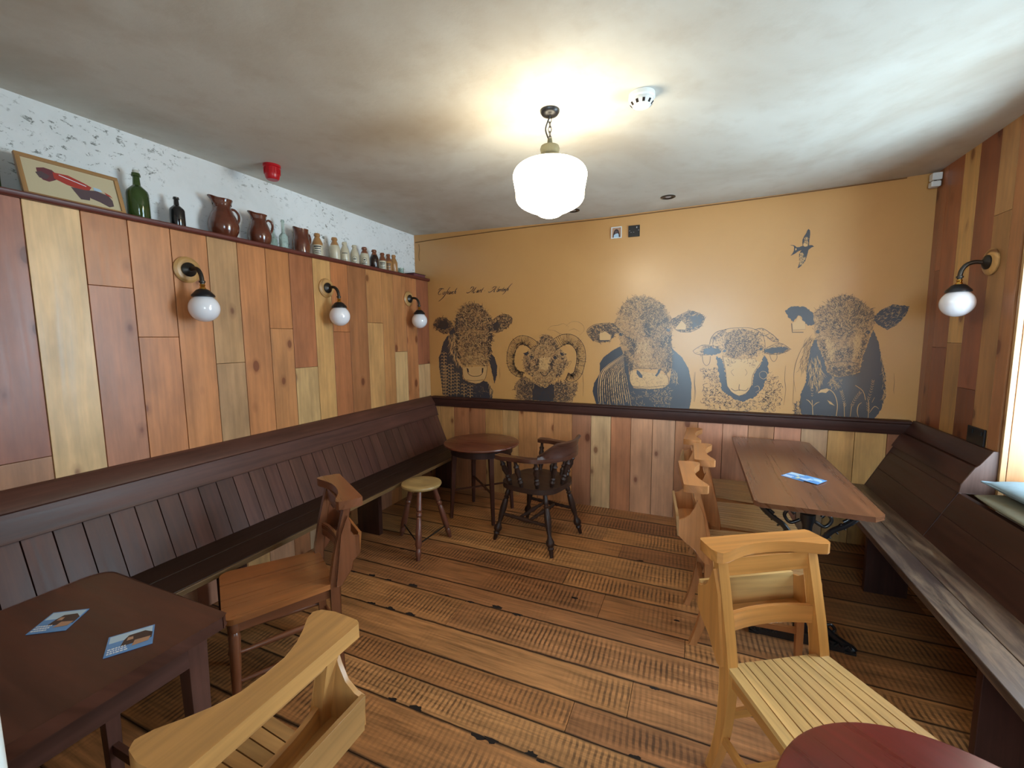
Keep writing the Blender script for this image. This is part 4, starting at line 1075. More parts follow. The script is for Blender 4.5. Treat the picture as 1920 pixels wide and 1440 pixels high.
# ================================================================== WALL DRAWINGS (printed on the ochre paper)
class Art:
    """flat ink shapes on the back wall; every input point is read from one enlarged view: (ox, oy) + p / scale in photo pixels"""
    def __init__(s, ox, oy, sc, seed): s.o = (ox, oy, sc); s.g = G(); s.r = R(seed)
    def w(s, p, d):
        ox, oy, sc = s.o; q = back(ox + p[0] / sc, oy + p[1] / sc); return Vector((q.x, YB - d, q.z))
    def fill(s, pts, mat='ink', d=.0012, rag=0):
        if rag:
            out = []
            for i in range(len(pts)):
                a, b = pts[i], pts[(i + 1) % len(pts)]; L = math.hypot(b[0] - a[0], b[1] - a[1]); n = max(1, int(L / 9))
                for k in range(n):
                    j = s.r.uniform(-rag, rag); nx, ny = (b[1] - a[1]) / (L + 1e-6), -(b[0] - a[0]) / (L + 1e-6)
                    out.append((a[0] + (b[0] - a[0]) * k / n + nx * j, a[1] + (b[1] - a[1]) * k / n + ny * j))
            pts = out
        s.k = getattr(s, 'k', 0) + 1; d += s.k * .00002
        P = [s.w(p, d) for p in pts]
        tr = tessellate_polygon([[Vector((p.x, p.z, 0)) for p in P]])
        fs = []
        for t in tr:
            a, b, c = (P[i] for i in t)
            fs.append(tuple(t) if (b - a).cross(c - a).y < 0 else tuple(reversed(t)))
        s.g.raw(P, fs, mat, seed=.5)
    def line(s, pts, w=2.0, mat='inkline', d=.0022, taper=True, sm=3):
        P = smoothpts([(p[0], p[1], 0) for p in pts], sm) if sm and len(pts) > 2 else [Vector((p[0], p[1], 0)) for p in pts]
        vs = []; n = len(P)
        for i, p in enumerate(P):
            t = (P[min(i + 1, n - 1)] - P[max(i - 1, 0)])
            t = t.normalized() if t.length > 1e-6 else Vector((1, 0, 0))
            nn = Vector((-t.y, t.x, 0)); f = i / max(1, n - 1)
            ww = w / 2 * ((.35 + 1.3 * min(f, 1 - f) * 1.0) if taper else 1)
            a = p + nn * ww; b = p - nn * ww
            vs += [s.w((a.x, a.y), d), s.w((b.x, b.y), d)]
        s.g.raw(vs, [(2 * i, 2 * i + 1, 2 * i + 3, 2 * i + 2) for i in range(n - 1)], mat, seed=.5)
    def inside(s, p, poly):
        x, y = p; c = False; j = len(poly) - 1
        for i in range(len(poly)):
            xi, yi = poly[i]; xj, yj = poly[j]
            if (yi > y) != (yj > y) and x < (xj - xi) * (y - yi) / (yj - yi) + xi: c = not c
            j = i
        return c
    def tone(s, pts): s.fill(pts, 'inkhalf', .0008, 5)
    def fur(s, poly, n, ln=28, w=3.2, ang=None, curl=1.0, mat='inkline', d=.0022, avoid=(), spread=.5):
        xs = [p[0] for p in poly]; ys = [p[1] for p in poly]; k = 0; guard = 0; n = int(n * 1.15); w *= .95; ln *= 1.1
        while k < n and guard < n * 20:
            guard += 1; p = (s.r.uniform(min(xs), max(xs)), s.r.uniform(min(ys), max(ys)))
            if not s.inside(p, poly) or any(s.inside(p, q) for q in avoid): continue
            k += 1
            a = (ang(p) if callable(ang) else (ang if ang is not None else s.r.uniform(0, 6.28))) + s.r.gauss(0, spread)
            L = ln * s.r.uniform(.6, 1.4); c = s.r.uniform(-1, 1) * curl; pts = [p]; m = 4
            for i in range(m):
                q = pts[-1]; pts.append((q[0] + math.cos(a) * L / m, q[1] + math.sin(a) * L / m)); a += c * 2.2 / m
            s.line(pts, w * s.r.uniform(.6, 1.2), mat, d + s.r.uniform(0, .0004), True, 0)
    def outline(s, pts, w=3, mat='inkline', jitter=2.0):
        s.line([(x + s.r.uniform(-jitter, jitter), y + s.r.uniform(-jitter, jitter)) for x, y in pts], w, mat, .0023, False)
    def done(s, name, label, cat='wall drawing', group='animal drawings on the ochre wall'):
        o = s.g.build(name, smooth=False); tag(o, label, cat, group); return o
down = lambda p: PI / 2

# --- 1 cow with maize on its neck
A = Art(800, 520, 6.0, 21)
body = [(300, 625), (235, 660), (185, 740), (160, 850), (138, 900), (140, 1000), (155, 1100), (172, 1230), (185, 1345), (735, 1365), (748, 1280), (690, 1180), (640, 1165), (560, 1200), (470, 1180), (405, 1140), (400, 1030), (345, 940), (315, 800)]
A.fill(body, rag=3)
A.fill([(720, 850), (765, 900), (795, 1000), (790, 1100), (765, 1200), (745, 1110), (725, 1020), (700, 930)], rag=3)
head = [(345, 400), (400, 320), (460, 292), (545, 290), (620, 315), (690, 400), (740, 480), (748, 600), (722, 700), (725, 830), (700, 900), (690, 1000), (590, 985), (480, 985), (400, 1000), (355, 900), (325, 780), (312, 640), (322, 480)]
A.tone(head); A.fur(head, 620, 34, 4.2, None, 1.4)
A.fur([(345, 400), (400, 320), (545, 290), (620, 315), (720, 450), (735, 600), (640, 620), (540, 560), (430, 600), (330, 560)], 420, 34, 4.5, None, 1.6)
A.fur([(390, 600), (540, 640), (690, 600), (700, 760), (640, 860), (540, 800), (430, 870), (390, 720)], 240, 30, 4.5, None, 1.4)
A.fur([(250, 640), (320, 620), (330, 800), (400, 1000), (340, 960), (270, 820)], 80, 60, 4, down, .3, 'inklight', .0028, spread=.2)
el = [(262, 500), (200, 455), (115, 470), (78, 540), (120, 590), (200, 635), (262, 612), (300, 560)]
A.tone(el); A.fur(el, 260, 26, 6, None, 1.0); A.outline(el + [el[0]], 4); A.fill([(150, 490), (220, 480), (250, 520), (235, 580), (170, 590), (120, 560)], rag=5)
A.fill([(255, 620), (305, 560), (330, 640), (330, 800), (372, 930), (340, 900), (275, 780)], rag=3)
er = [(735, 500), (795, 440), (880, 415), (950, 445), (962, 500), (900, 560), (800, 622), (745, 600)]
A.tone(er); A.fur(er, 230, 26, 6, None, 1.0); A.outline(er + [er[0]], 4); A.fill([(745, 520), (800, 500), (830, 540), (800, 600), (750, 590)], rag=5)
for q in ([(330, 480), (350, 400), (345, 560), (335, 640), (345, 760), (375, 900), (345, 860), (318, 700)], [(700, 470), (735, 560), (725, 700), (720, 840), (690, 930), (690, 760), (700, 640)]): A.fur(q, 120, 34, 7, down, .6)
A.fur(head, 170, 40, 5, None, 1.2, 'inklight', .0029)
A.fur([(430, 880), (640, 880), (670, 990), (560, 980), (430, 1000)], 60, 36, 5, 0.2, .5, 'inklight', .0029)
for x in (350, 722): A.fur([(x - 30, 620), (x + 26, 620), (x + 26, 710), (x - 30, 710)], 50, 22, 6, None, 1); A.line([(x - 30, 632), (x, 616), (x + 30, 634)], 7, 'inklight', .003)
mz = [(405, 1010), (415, 1130), (500, 1185), (600, 1190), (665, 1130), (685, 1000)]
A.fill(mz, 'inklight', .0011); A.outline(mz, 4); A.outline([(455, 1020), (470, 1080), (520, 1110), (590, 1110), (630, 1080), (635, 1020)], 6); A.outline([(450, 1150), (540, 1165), (640, 1150)], 4)
A.fill([(450, 1020), (470, 1030), (478, 1075), (462, 1060)]); A.fill([(622, 1020), (640, 1020), (636, 1070), (620, 1075)])
A.fur([(400, 920), (690, 900), (690, 1000), (560, 990), (410, 1010)], 90, 22, 3, None, .8)
for x in (350, 728): A.fill([(x - 14, 650), (x + 4, 640), (x + 14, 670), (x + 2, 695), (x - 12, 685)])
for cx, yt in ((195, 830), (275, 960), (340, 1060), (215, 980), (420, 1180), (490, 1200)):   # maize plants
    A.line([(cx, yt), (cx + 4, yt + 150), (cx, 1345)], 6, 'inklight', .0028)
    y = yt + 20
    while y < 1330:
        for sg in (-1, 1): A.line([(cx, y + 16), (cx + sg * 20, y - 2), (cx + sg * 34, y + 14)], 6, 'inklight', .003)
        y += 36
A.fur([(690, 1130), (740, 1150), (735, 1340), (700, 1250)], 40, 40, 3, down, .3, 'inklight', .0028, spread=.2)
A.fur([(500, 1200), (680, 1190), (700, 1340), (560, 1345)], 16, 20, 2, None, .5, 'inklight', .0028)
A.line([(825, 1010), (822, 1060), (826, 1100), (821, 1140)], 3, sm=2)
A.done('cow_drawing', 'dark ink drawing of a cow with maize on its neck, nearest the corner')

# --- 2 ram
A = Art(800, 520, 6.0, 22)
def horn(cl, wd, n=70):
    P = smoothpts([(x, y, 0) for x, y in cl], 8); L = len(P); wf = lambda f: wd[0] + (wd[1] - wd[0]) * f
    lo = []; ro = []
    for i, p in enumerate(P):
        t = (P[min(i + 1, L - 1)] - P[max(i - 1, 0)]).normalized(); nn = Vector((-t.y, t.x, 0)); w = wf(i / L) / 2
        lo.append(p + nn * w); ro.append(p - nn * w)
    A.line([(p.x, p.y) for p in lo], 5, taper=False, sm=0); A.line([(p.x, p.y) for p in ro], 6, taper=False, sm=0)
    for k in range(n * 3):
        f = A.r.random(); i = int(f * (L - 1)); a, b = lo[i], ro[i]; u = A.r.random() ** 1.4; q = a * u + b * (1 - u)
        t = (lo[min(i + 1, L - 1)] - lo[max(i - 1, 0)]).normalized(); nn = Vector((-t.y, t.x, 0)); h = A.r.uniform(8, 20)
        A.line([(q.x - nn.x * h, q.y - nn.y * h), (q.x + t.x * 5, q.y + t.y * 5), (q.x + nn.x * h, q.y + nn.y * h)], 4.5, sm=0)
    for k in range(n): 
        i = int((k + .5) / n * (L - 1)); a, b = lo[i], ro[i]; m_ = (a + b) / 2
        t = (lo[min(i + 1, L - 1)] - lo[max(i - 1, 0)]).normalized()
        A.line([(a.x, a.y), (m_.x + t.x * 6, m_.y + t.y * 6), (b.x, b.y)], 2.6, sm=2)
    for k in range(n * 2):   # shaded inner side
        i = A.r.randrange(L - 1); b = ro[i]; m_ = lo[i]; q = b + (m_ - b) * A.r.uniform(0, .28); t = (lo[min(i + 1, L - 1)] - lo[max(i - 1, 0)]).normalized()
        A.line([(q.x, q.y), (q.x + t.x * 24, q.y + t.y * 24)], 7, sm=0)
horn([(1235, 790), (1150, 725), (1060, 705), (985, 760), (950, 860), (945, 960), (975, 1040), (1030, 1085), (1085, 1095)], (110, 55))
horn([(1575, 1115), (1640, 1135), (1700, 1080), (1730, 980), (1740, 880), (1715, 780), (1640, 705), (1540, 700), (1420, 770)], (80, 120))
rh = [(1235, 760), (1300, 655), (1360, 640), (1440, 690), (1490, 790), (1570, 870), (1590, 960), (1540, 1080), (1440, 1150), (1390, 1190), (1330, 1230), (1260, 1200), (1200, 1140), (1110, 1060), (1080, 960), (1100, 860), (1180, 810)]
A.tone(rh); A.fur(rh, 560, 26, 3.4, None, 1.6, avoid=([(1240, 880), (1400, 880), (1380, 1050), (1250, 1050)],))
A.fur([(1240, 760), (1300, 655), (1440, 690), (1480, 790), (1350, 740)], 120, 24, 3.5, None, 1.6)
A.fur([(1240, 880), (1400, 880), (1380, 1050), (1250, 1050)], 50, 20, 2.5, None, 1.2)
A.fur(rh, 160, 30, 4, None, 1.6, 'inklight', .0029); A.fill([(1265, 900), (1390, 900), (1370, 1040), (1270, 1040)], 'inklight', .0012, 8)
for q in ([(1110, 900), (1160, 960), (1210, 1120), (1140, 1080)], [(1540, 900), (1590, 960), (1500, 1120), (1450, 1120), (1500, 980)], [(1225, 930), (1255, 900), (1250, 1050), (1225, 1040)], [(1400, 930), (1425, 950), (1400, 1050), (1385, 1040)]): A.fur(q, 60, 26, 6, None, 1.2)
for x, y in ((1180, 905), (1447, 903)):
    A.fill([(x - 26, y - 4), (x - 8, y - 22), (x + 16, y - 18), (x + 28, y + 2), (x + 10, y + 20), (x - 14, y + 18)]); A.outline([(x - 34, y - 10), (x, y - 32), (x + 34, y - 8)], 5)
A.fill([(1105, 850), (1145, 830), (1150, 860), (1120, 885), (1080, 850)], rag=3); A.fill([(1500, 840), (1540, 850), (1578, 862), (1540, 885), (1505, 870)], rag=3)
A.outline([(1280, 1060), (1300, 1095), (1325, 1110), (1355, 1095), (1378, 1055)], 8); A.outline([(1245, 1170), (1290, 1190), (1330, 1180), (1370, 1190), (1400, 1160)], 5)
A.outline([(1215, 1130), (1250, 1200), (1330, 1232), (1395, 1190), (1420, 1130)], 4)
rb = [(1110, 1110), (1010, 1170), (985, 1240), (1015, 1310), (1000, 1370), (1640, 1410), (1660, 1340), (1700, 1240), (1690, 1190), (1560, 1170), (1430, 1180), (1330, 1250), (1220, 1180)]
A.tone(rb); A.fur(rb, 760, 30, 4.2, None, 1.9)
A.fill([(1215, 1195), (1265, 1225), (1335, 1245), (1400, 1195), (1435, 1210), (1440, 1330), (1420, 1398), (1195, 1385), (1190, 1300)], rag=6)
A.fur([(1060, 1150), (1200, 1180), (1190, 1385), (1080, 1380)], 160, 26, 7, None, 1.5); A.fur([(1440, 1190), (1580, 1180), (1600, 1395), (1430, 1395)], 160, 26, 7, None, 1.5)
for c in ([(1360, 590), (1400, 550), (1480, 540), (1540, 520), (1600, 560)], [(1560, 560), (1620, 505), (1700, 500), (1760, 540), (1770, 600), (1720, 650)], [(1360, 590), (1440, 600), (1520, 640), (1640, 650)], [(1600, 600), (1660, 580), (1720, 610)]): A.line(c, 2.4)
A.line([(1600, 1010), (1580, 980), (1620, 940), (1625, 960), (1595, 1015)], 3)
A.line([(1762, 1050), (1758, 1120), (1764, 1200), (1758, 1340)], 3, sm=2)
A.done('ram_drawing', 'dark ink drawing of a curly-horned ram facing forward on the ochre wall')

# --- 3 large cow with two ear tags
A = Art(1080, 520, 5.5385, 23)
bd = [(460, 715), (380, 760), (285, 830), (248, 890), (248, 1000), (190, 1095), (172, 1180), (195, 1270), (215, 1330), (1172, 1385), (1195, 1280), (1200, 1100), (1170, 950), (1100, 830), (990, 730), (1000, 900), (985, 1000), (965, 1110), (900, 1155), (760, 1165), (600, 1150), (560, 1090), (540, 900), (485, 780)]
A.fill(bd, rag=2)
hd = [(440, 370), (480, 290), (560, 215), (640, 195), (700, 188), (820, 230), (900, 290), (960, 380), (1000, 430), (1000, 540), (990, 640), (1005, 800), (985, 950), (940, 1010), (880, 955), (640, 950), (565, 965), (520, 860), (480, 760), (455, 650), (425, 560), (395, 500)]
A.tone(hd); A.fur(hd, 900, 30, 3.6, None, 1.6)
A.fur([(440, 370), (480, 290), (560, 215), (700, 188), (820, 230), (900, 290), (960, 380), (980, 470), (860, 520), (720, 480), (560, 430)], 560, 30, 3.8, None, 1.9)
A.fur([(720, 280), (900, 320), (980, 480), (900, 620), (760, 620), (720, 500)], 300, 30, 4.2, None, 1.2)
A.fur([(800, 620), (980, 600), (990, 900), (860, 930), (800, 800)], 200, 26, 3.4, down, .8)
A.fur([(500, 640), (600, 650), (600, 760), (520, 800)], 70, 24, 3, None, .8)
A.fur(hd, 260, 36, 4.4, None, 1.4, 'inklight', .0029)
for q in ([(520, 610), (600, 650), (620, 720), (590, 820), (560, 760), (580, 690)], [(880, 640), (930, 600), (990, 620), (985, 700), (930, 680), (890, 740)], [(960, 700), (1002, 800), (985, 950), (930, 1000), (950, 880)], [(480, 760), (520, 860), (565, 965), (590, 950), (540, 840)], [(700, 480), (780, 520), (760, 620), (720, 600)]): A.fur(q, 130, 28, 6, None, 1)
A.fur([(620, 660), (760, 640), (790, 900), (660, 900)], 160, 30, 5, down, .7, 'inklight', .003)
mz = [(565, 965), (556, 1060), (585, 1130), (640, 1145), (760, 1162), (900, 1150), (955, 1115), (960, 1050), (940, 1010)]
A.fill(mz, 'inklight', .0011); A.outline(mz, 5); A.outline([(565, 965), (640, 945), (760, 950), (880, 955), (940, 1010)], 3.5); A.fur(mz, 150, 16, 2.2, None, 1.6); A.outline([(600, 1130), (760, 1140), (950, 1120)], 4)
A.fill([(630, 960), (655, 975), (690, 1020), (690, 1045), (660, 1040), (630, 1000)]); A.fill([(855, 955), (880, 950), (870, 990), (840, 1030), (820, 1020), (845, 990)])
for x, y in ((468, 592), (958, 548)):
    A.fill([(x - 22, y - 2), (x - 6, y - 20), (x + 16, y - 16), (x + 26, y + 4), (x + 8, y + 18), (x - 14, y + 14)]); A.outline([(x - 36, y - 14), (x, y - 34), (x + 34, y - 14)], 4)
A.outline([(520, 620), (590, 650), (612, 710), (590, 790)], 6); A.outline([(890, 620), (930, 600), (985, 610)], 5)
el = [(440, 540), (380, 480), (250, 480), (165, 505), (112, 560), (150, 630), (240, 675), (350, 655), (400, 590)]
A.tone(el); A.fur(el, 330, 24, 7, lambda p: .5, .8, avoid=([(240, 590), (300, 555), (365, 600), (362, 655), (248, 658)],)); A.outline(el, 4)
A.fill([(245, 654), (362, 652), (372, 600), (395, 560), (390, 620), (330, 664), (240, 668)], rag=2)
er = [(990, 440), (1080, 395), (1180, 350), (1280, 378), (1335, 430), (1280, 520), (1180, 570), (1060, 560), (1005, 500)]
A.tone(er); A.fur(er, 330, 26, 7, lambda p: -.4, .8, avoid=([(1095, 445), (1148, 500), (1138, 548), (1025, 545), (1070, 490)],)); A.outline(er + [er[0]], 4)
A.fill([(1180, 400), (1290, 400), (1325, 430), (1270, 500), (1200, 540), (1215, 470)], rag=8)
for tg in ([(245, 590), (255, 570), (275, 575), (300, 558), (360, 600), (358, 650), (248, 652)], [(1095, 445), (1145, 500), (1135, 545), (1030, 540), (1040, 515), (1065, 490)]): A.fill(tg, 'inklight', .0030); A.outline(tg + [tg[0]], 2.2)
for k in range(15):
    x = 300 + k * 16; A.line([(495 - k * 2 + k * 3, 800 + k * 14), (430 - (14 - k) * 11 + k * 6, 960 + k * 3), (300 - (14 - k) * 5 + k * 17, 1130), (235 + k * 24, 1290 + (k % 3) * 20)], A.r.uniform(6, 13), 'inklight', .0028)
A.fur([(480, 830), (550, 1000), (560, 1150), (350, 1250), (260, 1100), (330, 950)], 170, 60, 4, lambda p: 2.0, .3, 'inkline', .0033, spread=.2)
A.fur([(700, 1180), (960, 1140), (1000, 1200), (980, 1340), (800, 1350)], 120, 24, 2.6, None, 1.2, 'inklight', .0028)
A.fur([(1000, 920), (1060, 1000), (1050, 1100), (980, 1060)], 40, 34, 2.6, down, .4, 'inklight', .0028)
A.fur([(240, 1150), (700, 1180), (720, 1340), (240, 1320)], 100, 24, 2.2, down, .8, 'inklight', .0028)
A.line([(1232, 985), (1226, 1080), (1234, 1180), (1222, 1290)], 3.4, sm=2)
A.done('cow_drawing', 'largest ink drawing of a cow, with a tag in each ear, on the ochre wall')

# --- 4 sheep
A = Art(1280, 520, 4.174, 24)
neck = [(262, 620), (310, 640), (330, 740), (350, 840), (385, 895), (440, 930), (500, 905), (545, 840), (560, 750), (610, 680), (640, 610), (665, 640), (672, 740), (655, 800), (620, 880), (560, 940), (470, 975), (390, 945), (310, 890), (285, 780)]
A.fill(neck, rag=6)
A.outline([(262, 600), (235, 520), (270, 450), (340, 405), (440, 395), (540, 400), (620, 440), (645, 520), (640, 600)], 3)
tf = [(335, 450), (400, 408), (500, 405), (590, 450), (600, 530), (570, 620), (470, 600), (400, 640), (340, 610), (330, 530)]
A.tone(tf); A.fur(tf, 420, 18, 4.6, None, 1.6); A.fur([(250, 470), (330, 410), (330, 620), (300, 600)], 60, 16, 2.4, None, 1.5); A.fur([(590, 440), (640, 500), (640, 600), (600, 600)], 50, 16, 2.4, None, 1.5)
A.fur([(320, 600), (600, 600), (560, 720), (500, 660), (420, 660), (360, 720)], 110, 16, 2.6, None, 1.2)
for x, y in ((328, 575), (612, 560)): A.fill([(x - 14, y), (x, y - 12), (x + 14, y - 2), (x + 4, y + 12), (x - 10, y + 10)]); A.outline([(x - 22, y - 6), (x, y - 24), (x + 20, y - 8)], 3)
A.outline([(312, 620), (335, 740), (350, 850), (385, 900), (440, 928), (500, 905), (535, 850), (550, 760), (610, 670)], 3.2)
A.fill([(390, 775), (440, 800), (500, 780), (470, 815), (445, 840), (415, 815)], rag=3); A.outline([(445, 835), (442, 870), (445, 885)], 4); A.outline([(380, 870), (410, 888), (445, 882), (490, 888), (515, 865)], 4)
A.outline([(400, 770), (380, 740), (400, 720)], 2); A.outline([(490, 770), (505, 745), (490, 720)], 2)
for e in ([(80, 575), (150, 530), (220, 535), (270, 545), (300, 575), (200, 608), (110, 600)], [(640, 565), (700, 530), (760, 515), (838, 560), (800, 585), (740, 602), (650, 598)]):
    A.outline(e + [e[0]], 3); A.fur(e, 70, 22, 3, 0.0, .5)
A.fill([(165, 560), (220, 545), (290, 560), (300, 590), (230, 610), (160, 600)], rag=5); A.fill([(640, 565), (700, 545), (790, 545), (832, 560), (780, 588), (700, 596), (645, 592)], rag=5)
for h in ([(560, 410), (620, 400), (680, 430), (730, 470), (750, 500), (700, 500), (650, 460), (600, 450)], [(340, 410), (270, 425), (225, 470), (210, 520)]): A.outline(h, 4); A.fur(h, 40, 18, 3, .6, .6)
A.outline([(152, 600), (160, 660), (185, 690), (210, 670), (215, 620)], 3); A.outline([(680, 600), (690, 640), (715, 660), (740, 630), (735, 600)], 3)
wl = [(150, 715), (210, 700), (270, 705), (300, 880), (390, 950), (470, 985), (570, 945), (650, 860), (680, 730), (740, 770), (770, 850), (778, 950), (740, 1050), (180, 1040), (145, 940), (160, 820)]
A.fill([(312, 620), (335, 740), (350, 850), (385, 900), (440, 928), (500, 905), (535, 850), (550, 760), (610, 670), (560, 640), (400, 640)], 'inklight', .0013)
for k in range(300):
    while True:
        p = (A.r.uniform(145, 780), A.r.uniform(700, 1045))
        if A.inside(p, wl): break
    a0 = A.r.uniform(0, 6.28); rr = A.r.uniform(9, 22); tw = A.r.choice((-1, 1)); n = A.r.choice((4, 5, 6, 8))
    A.line([(p[0] + math.cos(a0 + tw * i * .6) * rr * (1 - i * .05), p[1] + math.sin(a0 + tw * i * .6) * rr * .8 * (1 - i * .05)) for i in range(n)], A.r.uniform(2.8, 4.4), sm=0)
A.fur(wl, 150, 16, 2.4, None, 1.8)
for c in ([(600, 750), (625, 735), (655, 745), (660, 775), (635, 795), (605, 780), (600, 750)], [(560, 860), (590, 850), (600, 880), (570, 900)]): A.line(c, 4, 'inklight', .003)
A.line([(100, 740), (94, 830), (102, 900), (92, 975)], 3, sm=2); A.line([(805, 690), (798, 800), (806, 880), (790, 1000)], 3, sm=2)
A.done('sheep_drawing', 'ink drawing of a woolly sheep with drooping ears between two cattle')

# --- 5 bull with wheat ears
A = Art(1280, 520, 4.174, 25)
bd = [(1040, 470), (1000, 560), (975, 700), (965, 820), (925, 910), (915, 1000), (930, 1072), (1500, 1105), (1550, 1040), (1590, 920), (1590, 780), (1560, 650), (1530, 500), (1490, 410), (1440, 540), (1405, 640), (1385, 745), (1300, 770), (1200, 780), (1130, 745), (1105, 640), (1060, 540)]
A.fill(bd, rag=4)
hd = [(1030, 280), (1090, 230), (1150, 190), (1200, 155), (1280, 138), (1380, 165), (1440, 225), (1500, 260), (1505, 340), (1475, 430), (1430, 540), (1400, 620), (1380, 735), (1300, 768), (1200, 768), (1130, 738), (1105, 640), (1050, 520), (1030, 420)]
A.tone(hd); A.fur(hd, 850, 26, 3.2, None, 1.4)
A.fur([(1030, 280), (1150, 190), (1280, 138), (1440, 225), (1500, 300), (1420, 420), (1250, 330), (1100, 420)], 420, 28, 3.6, lambda p: math.atan2(p[1] - 380, p[0] - 1255), .8)
A.fur([(1170, 340), (1330, 340), (1340, 450), (1240, 480), (1160, 440)], 150, 22, 4.2, None, 1)
A.fur([(1130, 690), (1380, 690), (1370, 760), (1250, 790), (1140, 750)], 110, 22, 4.5, 0.0, .6)
A.fur(hd, 260, 30, 4, None, 1.2, 'inklight', .0029)
for q in ([(1090, 470), (1120, 560), (1150, 660), (1120, 650), (1080, 540)], [(1440, 450), (1420, 560), (1380, 660), (1370, 600), (1400, 500)], [(1180, 560), (1330, 560), (1320, 640), (1190, 640)], [(1140, 720), (1370, 720), (1360, 770), (1160, 770)]): A.fur(q, 90, 24, 5, None, .8)
for q in ([(1120, 460), (1190, 520), (1180, 650), (1130, 600)], [(1330, 460), (1400, 440), (1390, 560), (1340, 640)]): A.fur(q, 110, 26, 4.5, down, .7, 'inklight', .003)
for x, y in ((1057, 425), (1447, 430)): A.fill([(x - 18, y), (x - 4, y - 16), (x + 14, y - 12), (x + 20, y + 4), (x + 4, y + 16), (x - 12, y + 12)])
for x, y in ((1190, 712), (1308, 706)): A.fill([(x - 20, y - 8), (x, y - 18), (x + 20, y - 6), (x + 10, y + 12), (x - 12, y + 10)])
A.outline([(1130, 680), (1200, 665), (1300, 662), (1375, 675)], 4); A.outline([(1080, 480), (1100, 560), (1130, 640)], 3)
el = [(798, 262), (850, 230), (950, 228), (1020, 275), (1032, 370), (985, 378), (945, 350), (925, 305), (905, 300), (865, 350), (825, 310)]
A.fill(el, rag=4); A.fill([(905, 296), (925, 330), (958, 350), (960, 405), (862, 412), (856, 358), (885, 345)], 'inklight', .0030)
A.line([(852, 360), (858, 430), (945, 430)], 5, taper=False, sm=0); A.line([(862, 412), (960, 405), (958, 350)], 3, taper=False, sm=0)
er = [(1500, 310), (1540, 262), (1640, 215), (1775, 225), (1750, 290), (1680, 370), (1600, 412), (1530, 370), (1495, 340)]
A.fill(er, rag=4); A.tone(er); A.fur(er, 90, 24, 2.4, -.5, .6, 'inklight', .0028)
A.line([(1010, 450), (930, 560), (880, 690), (870, 800), (885, 900)], 3); A.line([(870, 800), (866, 900), (860, 1000)], 2.4)
A.fur([(975, 440), (1040, 470), (975, 700), (900, 780)], 90, 34, 2.4, lambda p: 1.9, .3, spread=.3)
A.fur([(870, 1000), (925, 940), (925, 1070), (870, 1065)], 90, 20, 4, None, 1)
A.fur([(980, 640), (1060, 600), (1110, 760), (1060, 860), (990, 820)], 130, 40, 3, lambda p: 1.4, .3, 'inklight', .0028, spread=.25)
A.fur([(1540, 560), (1590, 700), (1590, 950), (1555, 1030), (1570, 800)], 90, 26, 3, lambda p: 1.3, .4, 'inklight', .0028)
A.fur([(1150, 780), (1240, 800), (1230, 880), (1150, 850)], 50, 24, 3, None, .8, 'inklight', .0028)
def wheat(stem, ear, sz=13):
    A.line(stem, 5, 'inklight', .003, False)
    P = smoothpts([(x, y, 0) for x, y in ear], 4)
    for i, p in enumerate(P):
        t = (P[min(i + 1, len(P) - 1)] - P[max(i - 1, 0)]).normalized()
        for sg in (-1, 1): A.line([(p.x, p.y), (p.x + t.x * sz + sg * -t.y * sz * .9, p.y + t.y * sz + sg * t.x * sz * .9)], 7, 'inklight', .0031, sm=0)
wheat([(1265, 1090), (1262, 980)], [(1270, 1010), (1255, 940), (1242, 895)]); wheat([(1310, 1090), (1320, 1010)], [(1320, 1010), (1350, 950), (1385, 905)])
wheat([(1450, 1100), (1455, 1000), (1450, 960)], [(1450, 960), (1475, 880), (1488, 815)]); wheat([(1430, 960), (1410, 890), (1350, 845)], [(1452, 1050), (1448, 990)])
wheat([(1018, 1075), (1012, 960)], [(1012, 930), (1014, 850)], 8)
A.line([(1018, 1010), (990, 970), (965, 955)], 6, 'inklight', .003); A.line([(1018, 1010), (1045, 985), (1070, 975)], 6, 'inklight', .003)
A.line([(1200, 1085), (1210, 1000), (1190, 920), (1150, 880), (1100, 880), (1060, 905)], 6, 'inklight', .003, False)
A.fill([(1055, 905), (1080, 880), (1130, 868), (1145, 882), (1120, 905), (1090, 900)], 'inklight', .003); A.fill([(1130, 960), (1160, 975), (1190, 1005), (1150, 990)], 'inklight', .003)
A.line([(1375, 1095), (1365, 1050), (1375, 1000), (1400, 980)], 8, 'inklight', .003); A.line([(1460, 1060), (1500, 1010), (1535, 1030)], 6, 'inklight', .003); A.line([(1480, 980), (1500, 940)], 8, 'inklight', .003)
A.line([(1652, 750), (1656, 820), (1650, 880), (1654, 910)], 3, sm=2)
A.done('bull_drawing', 'dark ink drawing of a bull with wheat ears on its chest, rightmost animal')

